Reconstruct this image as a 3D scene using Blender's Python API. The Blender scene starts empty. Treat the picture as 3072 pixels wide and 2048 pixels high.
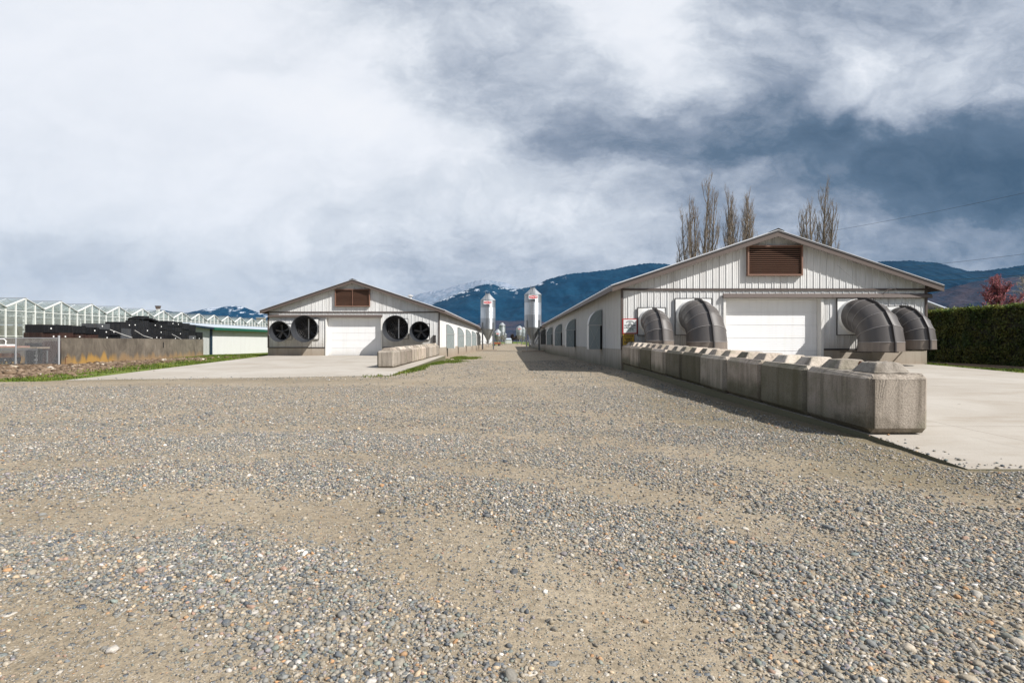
import bpy, bmesh, math, random
import numpy as np
from mathutils import Vector, Matrix

random.seed(7)
RNG = np.random.default_rng(11)
S = bpy.context.scene
COL = S.collection
F = 1667.0          # focal length of the photograph in its own pixels
CAM_H = 1.17
R = math.radians


def at(px, py, Y):
    """Point at the distance Y that the photograph shows at (px, py)."""
    return ((px - 1536.0) * Y / F, Y, CAM_H + (1024.0 - py) * Y / F)


# ------------------------------------------------------------------ noise
def _hash(ix, iy, seed):
    h = (ix.astype(np.int64) * 374761393 + iy.astype(np.int64) * 668265263 + seed * 974634777) & 0x7FFFFFFF
    h = ((h ^ (h >> 13)) * 1274126177) & 0x7FFFFFFF
    h = h ^ (h >> 16)
    return (h & 0xFFFF) / 65535.0


def vnoise(x, y, seed=0):
    x = np.asarray(x, float); y = np.asarray(y, float)
    x, y = np.broadcast_arrays(x, y)
    ix = np.floor(x); iy = np.floor(y)
    fx = x - ix; fy = y - iy
    fx = fx * fx * (3 - 2 * fx); fy = fy * fy * (3 - 2 * fy)
    a = _hash(ix, iy, seed); b = _hash(ix + 1, iy, seed)
    c = _hash(ix, iy + 1, seed); d = _hash(ix + 1, iy + 1, seed)
    return (a * (1 - fx) + b * fx) * (1 - fy) + (c * (1 - fx) + d * fx) * fy


def fbm(x, y, seed=0, octv=4, gain=0.5):
    t = 0.0; amp = 1.0; tot = 0.0
    for k in range(octv):
        t = t + amp * vnoise(np.asarray(x) * 2 ** k + 17.3 * k, np.asarray(y) * 2 ** k - 9.1 * k, seed + k)
        tot += amp; amp *= gain
    return t / tot


def sstep(a, b, x):
    t = np.clip((np.asarray(x, float) - a) / (b - a), 0, 1)
    return t * t * (3 - 2 * t)


# ------------------------------------------------------------------ tagging
def tag(o, label=None, cat=None, group=None, kind=None):
    if label: o['label'] = label
    if cat: o['category'] = cat
    if group: o['group'] = group
    if kind: o['kind'] = kind
    return o


def empty(name, loc=(0, 0, 0), label=None, cat=None, group=None, rz=0.0):
    o = bpy.data.objects.new(name, None)
    o.empty_display_size = 0.2
    COL.objects.link(o)
    o.location = loc
    o.rotation_euler = (0, 0, rz)
    return tag(o, label, cat, group)


def copy_tree(o, parent=None):
    c = o.copy()
    COL.objects.link(c)
    c.parent = parent
    for ch in list(o.children):
        copy_tree(ch, c)
    return c


def mesh_object(name, me, mats, parent=None):
    o = bpy.data.objects.new(name, me)
    if not isinstance(mats, (list, tuple)): mats = [mats]
    for m in mats: me.materials.append(m)
    COL.objects.link(o)
    if parent is not None: o.parent = parent
    return o


def tri_mesh(name, V, T, mat, smooth=True, attrs=None, parent=None):
    """Large triangle or quad mesh from numpy arrays."""
    V = np.ascontiguousarray(V, np.float32); T = np.ascontiguousarray(T, np.int32)
    k = T.shape[1]
    me = bpy.data.meshes.new(name)
    me.vertices.add(len(V)); me.vertices.foreach_set('co', V.ravel())
    me.loops.add(T.size); me.loops.foreach_set('vertex_index', T.ravel())
    me.polygons.add(len(T))
    me.polygons.foreach_set('loop_start', np.arange(len(T), dtype=np.int32) * k)
    me.polygons.foreach_set('use_smooth', np.full(len(T), bool(smooth)))
    me.update(calc_edges=True)
    for an, (typ, arr) in (attrs or {}).items():
        a = me.attributes.new(an, typ, 'POINT')
        if typ == 'FLOAT':
            a.data.foreach_set('value', np.ascontiguousarray(arr, np.float32).ravel())
        else:
            a.data.foreach_set('color', np.ascontiguousarray(arr, np.float32).ravel())
    return mesh_object(name, me, mat, parent)


class MB:
    """Collects shapes in world (or local) coordinates and links them as ONE mesh object."""
    def __init__(s):
        s.v = []; s.f = []; s.sm = []; s.mi = []; s.m = 0

    def add(s, vs, fs, smooth=False):
        b = len(s.v)
        s.v.extend([tuple(p) for p in vs])
        for f in fs:
            s.f.append([b + i for i in f]); s.sm.append(smooth); s.mi.append(s.m)
        return s

    def box(s, x0, x1, y0, y1, z0, z1):
        vs = [(x0, y0, z0), (x1, y0, z0), (x1, y1, z0), (x0, y1, z0), (x0, y0, z1), (x1, y0, z1), (x1, y1, z1), (x0, y1, z1)]
        return s.add(vs, [(0, 3, 2, 1), (4, 5, 6, 7), (0, 1, 5, 4), (1, 2, 6, 5), (2, 3, 7, 6), (3, 0, 4, 7)])

    def obox(s, c, ax, ay, az):
        """Oriented box: centre and three half-axis vectors."""
        c = Vector(c); ax = Vector(ax); ay = Vector(ay); az = Vector(az)
        vs = [c - ax - ay - az, c + ax - ay - az, c + ax + ay - az, c - ax + ay - az,
              c - ax - ay + az, c + ax - ay + az, c + ax + ay + az, c - ax + ay + az]
        return s.add(vs, [(0, 3, 2, 1), (4, 5, 6, 7), (0, 1, 5, 4), (1, 2, 6, 5), (2, 3, 7, 6), (3, 0, 4, 7)])

    def cbox(s, x0, x1, y0, y1, z0, z1, c):
        """Box with chamfered edges."""
        bm = bmesh.new()
        bmesh.ops.create_cube(bm, size=1.0)
        for v in bm.verts:
            v.co = Vector(((x0 + x1) / 2 + v.co.x * (x1 - x0), (y0 + y1) / 2 + v.co.y * (y1 - y0), (z0 + z1) / 2 + v.co.z * (z1 - z0)))
        bmesh.ops.bevel(bm, geom=list(bm.edges), offset=c, segments=1, affect='EDGES', profile=0.5)
        return s.addbm(bm)

    def addbm(s, bm, smooth=False):
        bm.verts.index_update()
        s.add([v.co[:] for v in bm.verts], [[v.index for v in f.verts] for f in bm.faces], smooth)
        bm.free()
        return s

    def poly(s, pts):
        return s.add(pts, [list(range(len(pts)))])

    def prism(s, pts, d):
        """Polygon extruded along the vector d."""
        d = Vector(d); n = len(pts)
        a = [Vector(p) for p in pts]; b = [p + d for p in a]
        fs = [list(range(n - 1, -1, -1)), list(range(n, 2 * n))] + [(i, (i + 1) % n, n + (i + 1) % n, n + i) for i in range(n)]
        return s.add(a + b, fs)

    def tube(s, pts, rad, n=8, smooth=True, caps=True):
        pts = [Vector(p) for p in pts]
        if not isinstance(rad, (list, tuple)): rad = [rad] * len(pts)
        vs = []; ref = None
        for i, p in enumerate(pts):
            d = (pts[min(i + 1, len(pts) - 1)] - pts[max(i - 1, 0)])
            if d.length < 1e-9: d = Vector((0, 0, 1))
            d.normalize()
            if ref is None:
                ref = Vector((1, 0, 0)) if abs(d.x) < 0.9 else Vector((0, 1, 0))
            u = (ref - d * ref.dot(d)).normalized(); w = d.cross(u); ref = u
            for k in range(n):
                a = 2 * math.pi * k / n
                vs.append(p + (u * math.cos(a) + w * math.sin(a)) * rad[i])
        fs = []
        for i in range(len(pts) - 1):
            for k in range(n):
                fs.append((i * n + k, i * n + (k + 1) % n, (i + 1) * n + (k + 1) % n, (i + 1) * n + k))
        s.add(vs, fs, smooth)
        if caps:
            s.add(vs[:n], [list(range(n - 1, -1, -1))]); s.add(vs[-n:], [list(range(n))])
        return s

    def lathe(s, prof, c=(0, 0, 0), axis='Z', n=32, smooth=True, sharp=True):
        """prof: list of (radius, along). With sharp, each span has its own vertices."""
        def ring(r, h):
            out = []
            for k in range(n):
                a = 2 * math.pi * k / n
                ca, sa = r * math.cos(a), r * math.sin(a)
                if axis == 'Z': out.append((c[0] + ca, c[1] + sa, c[2] + h))
                elif axis == '-Y': out.append((c[0] + ca, c[1] - h, c[2] + sa))
                else: out.append((c[0] + h, c[1] + ca, c[2] + sa))
            return out
        for (r0, h0), (r1, h1) in zip(prof[:-1], prof[1:]):
            s.add(ring(r0, h0) + ring(r1, h1), [(k, (k + 1) % n, n + (k + 1) % n, n + k) for k in range(n)], smooth)
        return s

    def build(s, name, mats, parent=None, off=None, bevel=0.0):
        me = bpy.data.meshes.new(name)
        v = s.v
        if off is not None:
            v = [(p[0] - off[0], p[1] - off[1], p[2] - off[2]) for p in v]
        me.from_pydata([tuple(p) for p in v], [], s.f)
        me.polygons.foreach_set('use_smooth', s.sm)
        me.polygons.foreach_set('material_index', s.mi)
        me.update()
        o = mesh_object(name, me, mats, parent)
        return o


# ------------------------------------------------------------------ node helper
class NT:
    def __init__(s, tree):
        s.t = tree; tree.nodes.clear()

    def n(s, typ, ins=None, out=0, **props):
        nd = s.t.nodes.new(typ)
        for k, v in props.items(): setattr(nd, k, v)
        for k, v in (ins or {}).items():
            if v is None: continue
            sk = nd.inputs[k]
            if isinstance(v, bpy.types.NodeSocket): s.t.links.new(v, sk)
            else:
                try: sk.default_value = v
                except Exception: sk.default_value = tuple(v) + (1.0,)
        return nd.outputs[out] if out is not None else nd

    def math(s, op, a, b=None, c=None, clamp=False):
        return s.n('ShaderNodeMath', {0: a, 1: b, 2: c}, operation=op, use_clamp=clamp)

    def vmath(s, op, a, b=None, out=0):
        return s.n('ShaderNodeVectorMath', {0: a, 1: b}, out=out, operation=op)

    def mix(s, f, a, b, mode='MIX'):
        nd = s.t.nodes.new('ShaderNodeMix'); nd.data_type = 'RGBA'; nd.blend_type = mode
        for i, v in ((0, f), (6, a), (7, b)):
            if isinstance(v, bpy.types.NodeSocket): s.t.links.new(v, nd.inputs[i])
            elif i == 0: nd.inputs[i].default_value = v
            else: nd.inputs[i].default_value = tuple(v)[:3] + (1.0,)
        return nd.outputs[2]

    def noise(s, vec, scale, detail=4, rough=0.55, out=0, dist=0.0):
        return s.n('ShaderNodeTexNoise', {'Vector': vec, 'Scale': scale, 'Detail': detail, 'Roughness': rough, 'Distortion': dist}, out=out)

    def mapping(s, vec, scale=(1, 1, 1), loc=(0, 0, 0)):
        return s.n('ShaderNodeMapping', {'Vector': vec, 'Location': loc, 'Scale': scale})

    def ramp(s, fac, stops, interp='LINEAR'):
        nd = s.t.nodes.new('ShaderNodeValToRGB'); cr = nd.color_ramp; cr.interpolation = interp
        while len(cr.elements) < len(stops): cr.elements.new(0.5)
        for e, (p, c) in zip(cr.elements, stops):
            e.position = p
            e.color = (c, c, c, 1) if isinstance(c, (int, float)) else tuple(c)[:3] + (1,)
        s.t.links.new(fac, nd.inputs[0])
        return nd.outputs[0]

    def maprange(s, v, a, b, c=0.0, d=1.0, smooth=True):
        nd = s.t.nodes.new('ShaderNodeMapRange')
        nd.interpolation_type = 'SMOOTHSTEP' if smooth else 'LINEAR'
        s.t.links.new(v, nd.inputs[0])
        for i, x in enumerate((a, b, c, d)): nd.inputs[1 + i].default_value = x
        return nd.outputs[0]


def new_mat(name):
    m = bpy.data.materials.new(name); m.use_nodes = True
    return m, NT(m.node_tree)


def finish(t, color, rough=0.6, metal=0.0, bump=None, bump_d=0.01, bump_s=0.6, spec=0.4, extra=None):
    nrm = None
    if bump is not None:
        nrm = t.n('ShaderNodeBump', {'Height': bump, 'Distance': bump_d, 'Strength': bump_s})
    ins = {'Base Color': color, 'Roughness': rough, 'Metallic': metal, 'Specular IOR Level': spec}
    if nrm is not None: ins['Normal'] = nrm
    if extra: ins.update(extra)
    b = t.n('ShaderNodeBsdfPrincipled', ins)
    t.n('ShaderNodeOutputMaterial', {'Surface': b}, out=None)


def pos(t):
    return t.n('ShaderNodeNewGeometry', out=0)


def objco(t):
    return t.n('ShaderNodeTexCoord', out=3)


def sc(c, k):
    return tuple(x * k for x in c)


def weathered(name, col, rough=0.6, streak=0.25, speck=0.1, metal=0.0, dirt=(0.16, 0.13, 0.10), bump=0.0, spec=0.4, rnd=0.0, local=False, scale=1.0, splash=None):
    """Painted or moulded surface with rain streaks, blotches and grain."""
    m, t = new_mat(name)
    p = objco(t) if local else pos(t)
    if rnd or local:
        r = t.n('ShaderNodeObjectInfo', out=5)
        p = t.vmath('ADD', p, t.n('ShaderNodeCombineXYZ', {0: t.math('MULTIPLY', r, 37.0), 1: t.math('MULTIPLY', r, 11.0), 2: r}))
    st = t.noise(t.mapping(p, (5 * scale, 5 * scale, 0.35 * scale)), 1.0, 5, 0.6)
    bl = t.noise(p, 1.3 * scale, 5, 0.6)
    gr = t.noise(p, 60.0 * scale, 3, 0.6)
    c = t.mix(t.math('MULTIPLY', t.maprange(st, 0.46, 0.74), streak), col, dirt)
    c = t.mix(t.math('MULTIPLY', t.maprange(bl, 0.45, 0.75), streak * 0.8), c, sc(col, 0.72))
    c = t.mix(1.0, c, t.ramp(gr, [(0.3, 1 - speck), (0.7, 1 + speck * 0.4)]), 'MULTIPLY')
    if splash:
        z0, z1, scol, amt = splash
        z = t.n('ShaderNodeSeparateXYZ', {0: pos(t)}, out=2)
        zz = t.math('ADD', z, t.math('MULTIPLY', t.math('SUBTRACT', t.noise(t.mapping(p, (2.2, 2.2, .4)), 1.0, 4), 0.5), 0.7))
        c = t.mix(t.math('MULTIPLY', t.maprange(zz, z1, z0), amt), c, scol)
    if rnd:
        c = t.mix(1.0, c, t.ramp(r, [(0.0, 1 - rnd), (1.0, 1 + rnd * 0.5)]), 'MULTIPLY')
    finish(t, c, rough, metal, t.math('ADD', gr, bl) if bump else None, bump, 0.5, spec)
    return m

# ------------------------------------------------------------------ camera, light, sky
cam_d = bpy.data.cameras.new('camera'); cam = bpy.data.objects.new('camera', cam_d); COL.objects.link(cam)
cam.location = (0, 0, CAM_H); cam.rotation_euler = (R(90), 0, 0)
cam_d.sensor_width = 36.0; cam_d.lens = F / 3072 * 36.0
cam_d.clip_start = 0.1; cam_d.clip_end = 40000
S.camera = cam

LIGHT = Vector((-0.92, 0.60, -1.0)).normalized()        # direction in which sunlight travels
sd = bpy.data.lights.new('sun', 'SUN'); sun = bpy.data.objects.new('sun', sd); COL.objects.link(sun)
sd.energy = 5.0; sd.angle = R(0.6); sd.color = (1.0, 0.965, 0.915)
sun.rotation_euler = LIGHT.to_track_quat('-Z', 'Y').to_euler()
sun.location = (20, -15, 30)

W = bpy.data.worlds.new('World'); S.world = W; W.use_nodes = True
t = NT(W.node_tree)
sky = t.n('ShaderNodeTexSky', out=None)
sky.sky_type = 'NISHITA'; sky.sun_disc = False
sky.sun_elevation = math.asin(-LIGHT.z)
sky.sun_rotation = math.atan2(-LIGHT.x, -LIGHT.y)
sky.air_density = 1.0; sky.dust_density = 1.5
d = t.n('ShaderNodeTexCoord', out=0)
sep = t.n('ShaderNodeSeparateXYZ', {0: d}, out=None)
dx, dy, dz = sep.outputs[0], sep.outputs[1], sep.outputs[2]
ay = t.math('MAXIMUM', t.math('ABSOLUTE', dy), 0.12)
u = t.math('DIVIDE', dx, ay); v = t.math('DIVIDE', t.math('MAXIMUM', dz, 0.0), ay)
uv = t.n('ShaderNodeCombineXYZ', {0: u, 1: v, 2: 0.0})
# cloud-deck coordinates: the deck is a plane overhead, so cells shrink towards the horizon
dzz = t.math('ADD', t.math('MAXIMUM', dz, 0.0), 0.16)
deck = t.n('ShaderNodeCombineXYZ', {0: t.math('DIVIDE', dx, dzz), 1: t.math('DIVIDE', dy, dzz), 2: 0.3})
wn = t.n('ShaderNodeTexNoise', {'Vector': t.mapping(uv, (1, 1.5, 1)), 'Scale': 2.6, 'Detail': 7.0, 'Roughness': 0.6}, out=1)
warp = t.vmath('MULTIPLY', t.vmath('SUBTRACT', wn, (0.5, 0.5, 0.5)), (0.36, 0.24, 0.0))
q = t.vmath('ADD', uv, warp)
# (photo x, photo y, half width, half height, brightness, weight)
BLOBS = [
    (150, 150, 520, 300, .93, 1), (700, 130, 420, 160, .93, 1), (960, 330, 260, 150, 1.0, 1.2), (790, 165, 120, 48, .74, 1.4),
    (300, 480, 380, 170, .87, 1), (60, 640, 260, 90, .86, 1), (620, 600, 320, 140, .89, 1.1), (110, 735, 300, 48, .66, 1.2), (420, 815, 330, 50, .60, 1.2),
    (120, 850, 260, 60, .74, 1), (800, 760, 330, 90, .70, 1), (1050, 810, 220, 70, .60, 1), (1000, 560, 260, 110, .90, 1),
    (1200, 60, 200, 100, .66, 1.1), (1360, 180, 170, 85, .57, 1.3), (1500, 285, 180, 60, .47, 1.4), (1480, 70, 170, 70, .58, 1.1), (1440, 330, 170, 70, .90, .9),
    (1880, 70, 190, 110, .97, 1.2), (2050, 210, 130, 110, .97, 1.2), (1700, 200, 120, 80, .62, 1), (2260, 120, 150, 130, .42, 1.4), (2260, 365, 210, 85, .26, 1.3),
    (2700, 215, 170, 80, .82, 1.2), (2620, 300, 130, 55, .70, 1), (2480, 60, 250, 70, .60, 1), (2950, 160, 200, 150, .62, 1), (2960, 60, 200, 60, .66, .8),
    (1960, 380, 220, 60, .42, 1), (1720, 420, 120, 60, .50, 1), (2350, 440, 330, 75, .18, 1.3), (2120, 425, 190, 50, .27, 1.4), (1850, 395, 150, 45, .42, 1.2), (2560, 500, 260, 80, .12, 1.3), (2700, 480, 430, 100, .07, 1.8), (2950, 560, 280, 105, .07, 1.5), (2620, 570, 180, 50, .16, 1.2),
    (1900, 520, 170, 60, .78, 1), (2150, 540, 200, 45, .70, 1.1), (1650, 520, 140, 60, .80, 1), (1560, 600, 160, 60, .82, 1.1), (1350, 640, 220, 100, .82, 1.2),
    (1830, 640, 150, 70, .74, 1), (2300, 640, 200, 60, .56, 1), (2560, 620, 120, 35, .50, 1.1), (2620, 690, 150, 40, .46, 1), (2900, 690, 200, 45, .42, 1.1), (2750, 760, 260, 40, .38, 1),
    (1500, 730, 220, 60, .68, 1), (1350, 800, 170, 50, .60, 1), (1650, 790, 220, 40, .56, 1), (1250, 720, 180, 60, .72, 1),
]
num = 0.62 * 0.05; den = 0.05
for (px, py, sx, sy, b, w) in BLOBS:
    e = t.vmath('SUBTRACT', q, ((px - 1536) / F, (1024 - py) / F, 0.0))
    e = t.vmath('MULTIPLY', e, (F / sx * 0.85, F / sy * 0.85, 0.0))
    dd = t.vmath('DOT_PRODUCT', e, e, out=1)
    g = t.math('MULTIPLY', t.math('POWER', 2.718, t.math('MULTIPLY', dd, -1.0)), w)
    num = t.math('MULTIPLY_ADD', g, b, num)
    den = t.math('ADD', g, den)
base = t.math('DIVIDE', num, den)
n1 = t.noise(t.mapping(uv, (1, 1.7, 1)), 3.4, 9, 0.60, dist=0.55)
n2 = t.noise(deck, 1.0, 8, 0.60, dist=0.3)
n3 = t.noise(t.mapping(uv, (1, 1.9, 1), (3.1, 1.7, 0)), 9.0, 7, 0.62, dist=0.6)
# cauliflower edges: the absolute value of a noise gives rounded lumps with dark creases
bil = t.math('ABSOLUTE', t.math('SUBTRACT', t.noise(t.mapping(q, (1, 1.6, 1), (1.3, 4.7, 0)), 5.5, 7, 0.58, dist=0.3), 0.5))
nz = t.math('ADD', t.math('ADD', t.math('MULTIPLY', t.math('SUBTRACT', n1, 0.5), 0.62), t.math('MULTIPLY', t.math('SUBTRACT', n2, 0.5), 0.30)), t.math('MULTIPLY', t.math('SUBTRACT', n3, 0.5), 0.30))
nz = t.math('ADD', nz, t.math('MULTIPLY', t.math('SUBTRACT', bil, 0.065), 0.95))
amp = t.ramp(base, [(0.0, 0.45), (0.30, 0.9), (0.55, 1.0), (0.75, 0.9), (0.90, 0.30), (1.0, 0.12)])
amp = t.math('MULTIPLY', amp, t.maprange(u, -.62, -.16, .46, 1.0))
B = t.math('ADD', base, t.math('MULTIPLY', nz, amp))
cc = t.ramp(B, [(0.0, (.054, .096, .152)), (.22, (.114, .168, .242)), (.42, (.272, .322, .405)), (.60, (.465, .512, .592)), (.78, (.665, .708, .772)), (.92, (.84, .865, .915)), (1.0, (.90, .91, .94))])
# thin cloud lets a little of the blue sky through
nish = t.n('ShaderNodeBackground', {'Color': sky.outputs[0], 'Strength': 0.07})
cld = t.n('ShaderNodeBackground', {'Color': cc, 'Strength': 0.78})
# the deck breaks up towards the sun: mostly clear blue sky behind the camera
cover = t.n('ShaderNodeMixShader', {0: t.maprange(dy, -.25, .20, .22, .93), 1: nish, 2: cld})
t.n('ShaderNodeOutputWorld', {'Surface': cover}, out=None)

S.view_settings.view_transform = 'Standard'; S.view_settings.look = 'None'
S.view_settings.exposure = 0.48; S.view_settings.gamma = 1.0
S.render.engine = 'CYCLES'
S.cycles.max_bounces = 6; S.cycles.diffuse_bounces = 3; S.cycles.glossy_bounces = 3
S.cycles.transparent_max_bounces = 24; S.cycles.transmission_bounces = 4; S.cycles.volume_bounces = 0
S.cycles.caustics_reflective = False; S.cycles.caustics_refractive = False
S.cycles.use_denoising = True
try:
    S.cycles.denoiser = 'OPENIMAGEDENOISE'; S.cycles.denoising_input_passes = 'RGB_ALBEDO_NORMAL'; S.cycles.denoising_prefilter = 'ACCURATE'
except Exception:
    pass

# ------------------------------------------------------------------ materials
M = {}
M['siding'] = weathered('siding_white', (.65, .65, .64), .5, .30, .06, splash=(0.7, 1.6, (.27, .235, .19), .5))
M['siding_grey'] = weathered('siding_side', (.60, .60, .59), .5, .25, .06)
M['brown'] = weathered('trim_brown', (.082, .063, .056), .5, .12, .08)
M['fascia'] = weathered('fascia_brown', (.108, .083, .073), .55, .15, .08)
M['dark'] = weathered('dark_edge', (.035, .032, .032), .6, .1, .05)
M['roof'] = weathered('roof_metal', (.52, .53, .55), .4, .2, .05)
M['door'] = weathered('door_white', (.76, .76, .76), .45, .10, .02, splash=(0.25, .8, (.5, .45, .37), .3))
M['frame_white'] = weathered('frame_white', (.70, .69, .66), .5, .2, .05)
M['louvre'] = weathered('louvre_brown', (.20, .108, .075), .6, .3, .1)
M['void'] = weathered('void_dark', (.012, .011, .011), .9, .0, .0)
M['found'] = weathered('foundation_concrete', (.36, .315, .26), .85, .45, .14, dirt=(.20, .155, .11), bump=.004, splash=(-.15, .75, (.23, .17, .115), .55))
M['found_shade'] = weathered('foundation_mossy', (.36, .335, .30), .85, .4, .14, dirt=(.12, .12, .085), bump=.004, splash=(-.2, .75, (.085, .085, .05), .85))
M['plastic'] = weathered('hood_grey', (.086, .078, .074), .40, .25, .10, dirt=(.16, .135, .11), spec=.5)
M['plastic_brown'] = weathered('hood_base_streaked', (.165, .138, .118), .45, .9, .12, dirt=(.26, .215, .175), spec=.5)
M['seam'] = weathered('hood_seam', (.27, .255, .25), .4, .1, .05)
M['flange_dark'] = weathered('hood_flange', (.055, .05, .05), .5, .2, .05)
M['panel'] = weathered('panel_white', (.80, .80, .78), .45, .28, .04)
M['fan_black'] = weathered('fan_black', (.036, .039, .045), .38, .15, .08, dirt=(.09, .085, .08), spec=.5)
M['fan_inner'] = weathered('fan_inner_grey', (.018, .018, .02), .5, .2, .08)
M['blade'] = weathered('blade_grey', (.15, .145, .145), .45, .3, .1)
M['strut'] = weathered('strut_steel', (.52, .51, .50), .4, .2, .05, metal=.3)
M['poly'] = weathered('inlet_sheet_grey', (.30, .345, .35), .3, .3, .05, dirt=(.22, .25, .24))
M['poly_dark'] = weathered('inlet_sheet_dark', (.075, .078, .075), .4, .2, .05)
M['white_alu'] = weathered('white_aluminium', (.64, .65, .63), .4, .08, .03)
M['grey_alu_and_shade'] = weathered('grey_gutter_and_shade', (.22, .23, .22), .5, .2, .05)
M['steel'] = weathered('galvanized_post', (.46, .48, .50), .42, .15, .06, metal=.55)
M['green'] = weathered('green_fascia', (.006, .085, .052), .4, .12, .05)
M['navy'] = weathered('dark_trim', (.012, .03, .055), .4, .1, .05)
M['shed_white'] = weathered('shed_white', (.54, .545, .535), .5, .10, .04)
M['shed_roof'] = weathered('shed_roof', (.40, .45, .50), .45, .15, .05)
M['crate'] = weathered('black_plastic', (.016, .016, .018), .42, .35, .12, dirt=(.05, .045, .04), rnd=.35, local=True)
M['crate_grey'] = weathered('grey_film', (.085, .09, .098), .3, .4, .1, rnd=.2, local=True)
M['crate_brown'] = weathered('brown_plastic', (.05, .026, .02), .5, .35, .12, rnd=.3, local=True)
M['label'] = weathered('paper_label', (.82, .82, .80), .6, .05, .02)
M['rust'] = weathered('rust', (.15, .06, .03), .8, .4, .2, dirt=(.06, .03, .02))
M['rust_red'] = weathered('rust_red_paint', (.30, .085, .04), .6, .4, .15)
M['wood'] = weathered('old_wood', (.26, .21, .15), .8, .5, .15, dirt=(.10, .085, .06))
M['pink_wood'] = weathered('pink_board', (.50, .27, .22), .7, .3, .1)
M['orange'] = weathered('orange_paint', (.52, .20, .05), .45, .3, .1)
M['tyre'] = weathered('rubber', (.02, .02, .02), .8, .2, .1)
M['red'] = weathered('sign_red', (.42, .022, .02), .4, .08, .03)
M['signwhite'] = weathered('sign_white', (.72, .74, .73), .4, .08, .02)
M['signyellow'] = weathered('sign_yellow', (.48, .30, .035), .45, .12, .03)
M['ink'] = weathered('ink_black', (.02, .02, .02), .6, 0, 0)
M['inkgrey'] = weathered('ink_grey', (.33, .34, .34), .6, 0, 0)
M['inkgreen'] = weathered('ink_green', (.04, .12, .08), .6, 0, 0)
M['badge_red'] = weathered('badge_red', (.55, .025, .035), .4, 0, 0)
M['wire'] = weathered('wire_dark', (.03, .03, .035), .6, 0, 0)


def concrete_block_mat():
    m, t = new_mat('lock_block_concrete')
    r = t.n('ShaderNodeObjectInfo', out=5)
    p = t.vmath('ADD', objco(t), t.n('ShaderNodeCombineXYZ', {0: t.math('MULTIPLY', r, 41.0), 1: t.math('MULTIPLY', r, 23.0), 2: r}))
    st = t.noise(t.mapping(p, (6, 6, .5)), 1.0, 6, .65)
    bl = t.noise(p, 1.6, 5, .6, dist=.4)
    gr = t.noise(p, 45, 5, .7)
    pore = t.n('ShaderNodeTexVoronoi', {'Vector': p, 'Scale': 26.0, 'Randomness': 1.0}, out=0)
    col = t.mix(t.maprange(r, 0.0, 1.0), (.40, .335, .275), (.43, .382, .325))
    col = t.mix(t.math('MULTIPLY', t.maprange(st, .43, .70), .72), col, (.135, .112, .085))
    col = t.mix(t.math('MULTIPLY', t.maprange(bl, .50, .66), .55), col, (.20, .19, .13))
    z = t.n('ShaderNodeSeparateXYZ', {0: objco(t)}, out=2)
    zz = t.math('ADD', z, t.math('MULTIPLY', t.math('SUBTRACT', bl, .5), .7))
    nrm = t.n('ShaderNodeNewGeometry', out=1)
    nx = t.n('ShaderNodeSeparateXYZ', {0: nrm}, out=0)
    side = t.maprange(nx, -.3, -.8)       # algae, plus shade painted into the colour of the unlit face
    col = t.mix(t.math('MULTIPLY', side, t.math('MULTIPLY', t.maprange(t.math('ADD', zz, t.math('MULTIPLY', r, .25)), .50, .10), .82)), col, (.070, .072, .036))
    col = t.mix(t.math('MULTIPLY', t.maprange(zz, .16, .0), .5), col, (.13, .11, .08))
    r2 = t.math('FRACT', t.math('MULTIPLY', r, 7.31))
    col = t.mix(1.0, col, t.ramp(r2, [(0.0, .58), (.35, .82), (.7, 1.06), (1.0, 1.25)]), 'MULTIPLY')
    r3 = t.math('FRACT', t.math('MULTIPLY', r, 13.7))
    col = t.mix(t.math('MULTIPLY', t.math('MULTIPLY', side, t.maprange(r3, .40, .70)), .72), col, (.085, .080, .045))  # some blocks get still more painted shade on that face
    col = t.mix(1.0, col, t.ramp(gr, [(.28, .62), (.5, 1.0), (.75, 1.12)]), 'MULTIPLY')
    pm = t.math('MULTIPLY', t.maprange(pore, .16, .05), t.maprange(t.noise(p, 5.0, 3), .5, .62))
    col = t.mix(t.math('MULTIPLY', pm, .75), col, (.07, .06, .05))
    h = t.math('SUBTRACT', t.math('ADD', gr, t.math('MULTIPLY', bl, .5)), pm)
    finish(t, col, .9, 0, h, .012, .7, .25)
    return m


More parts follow.
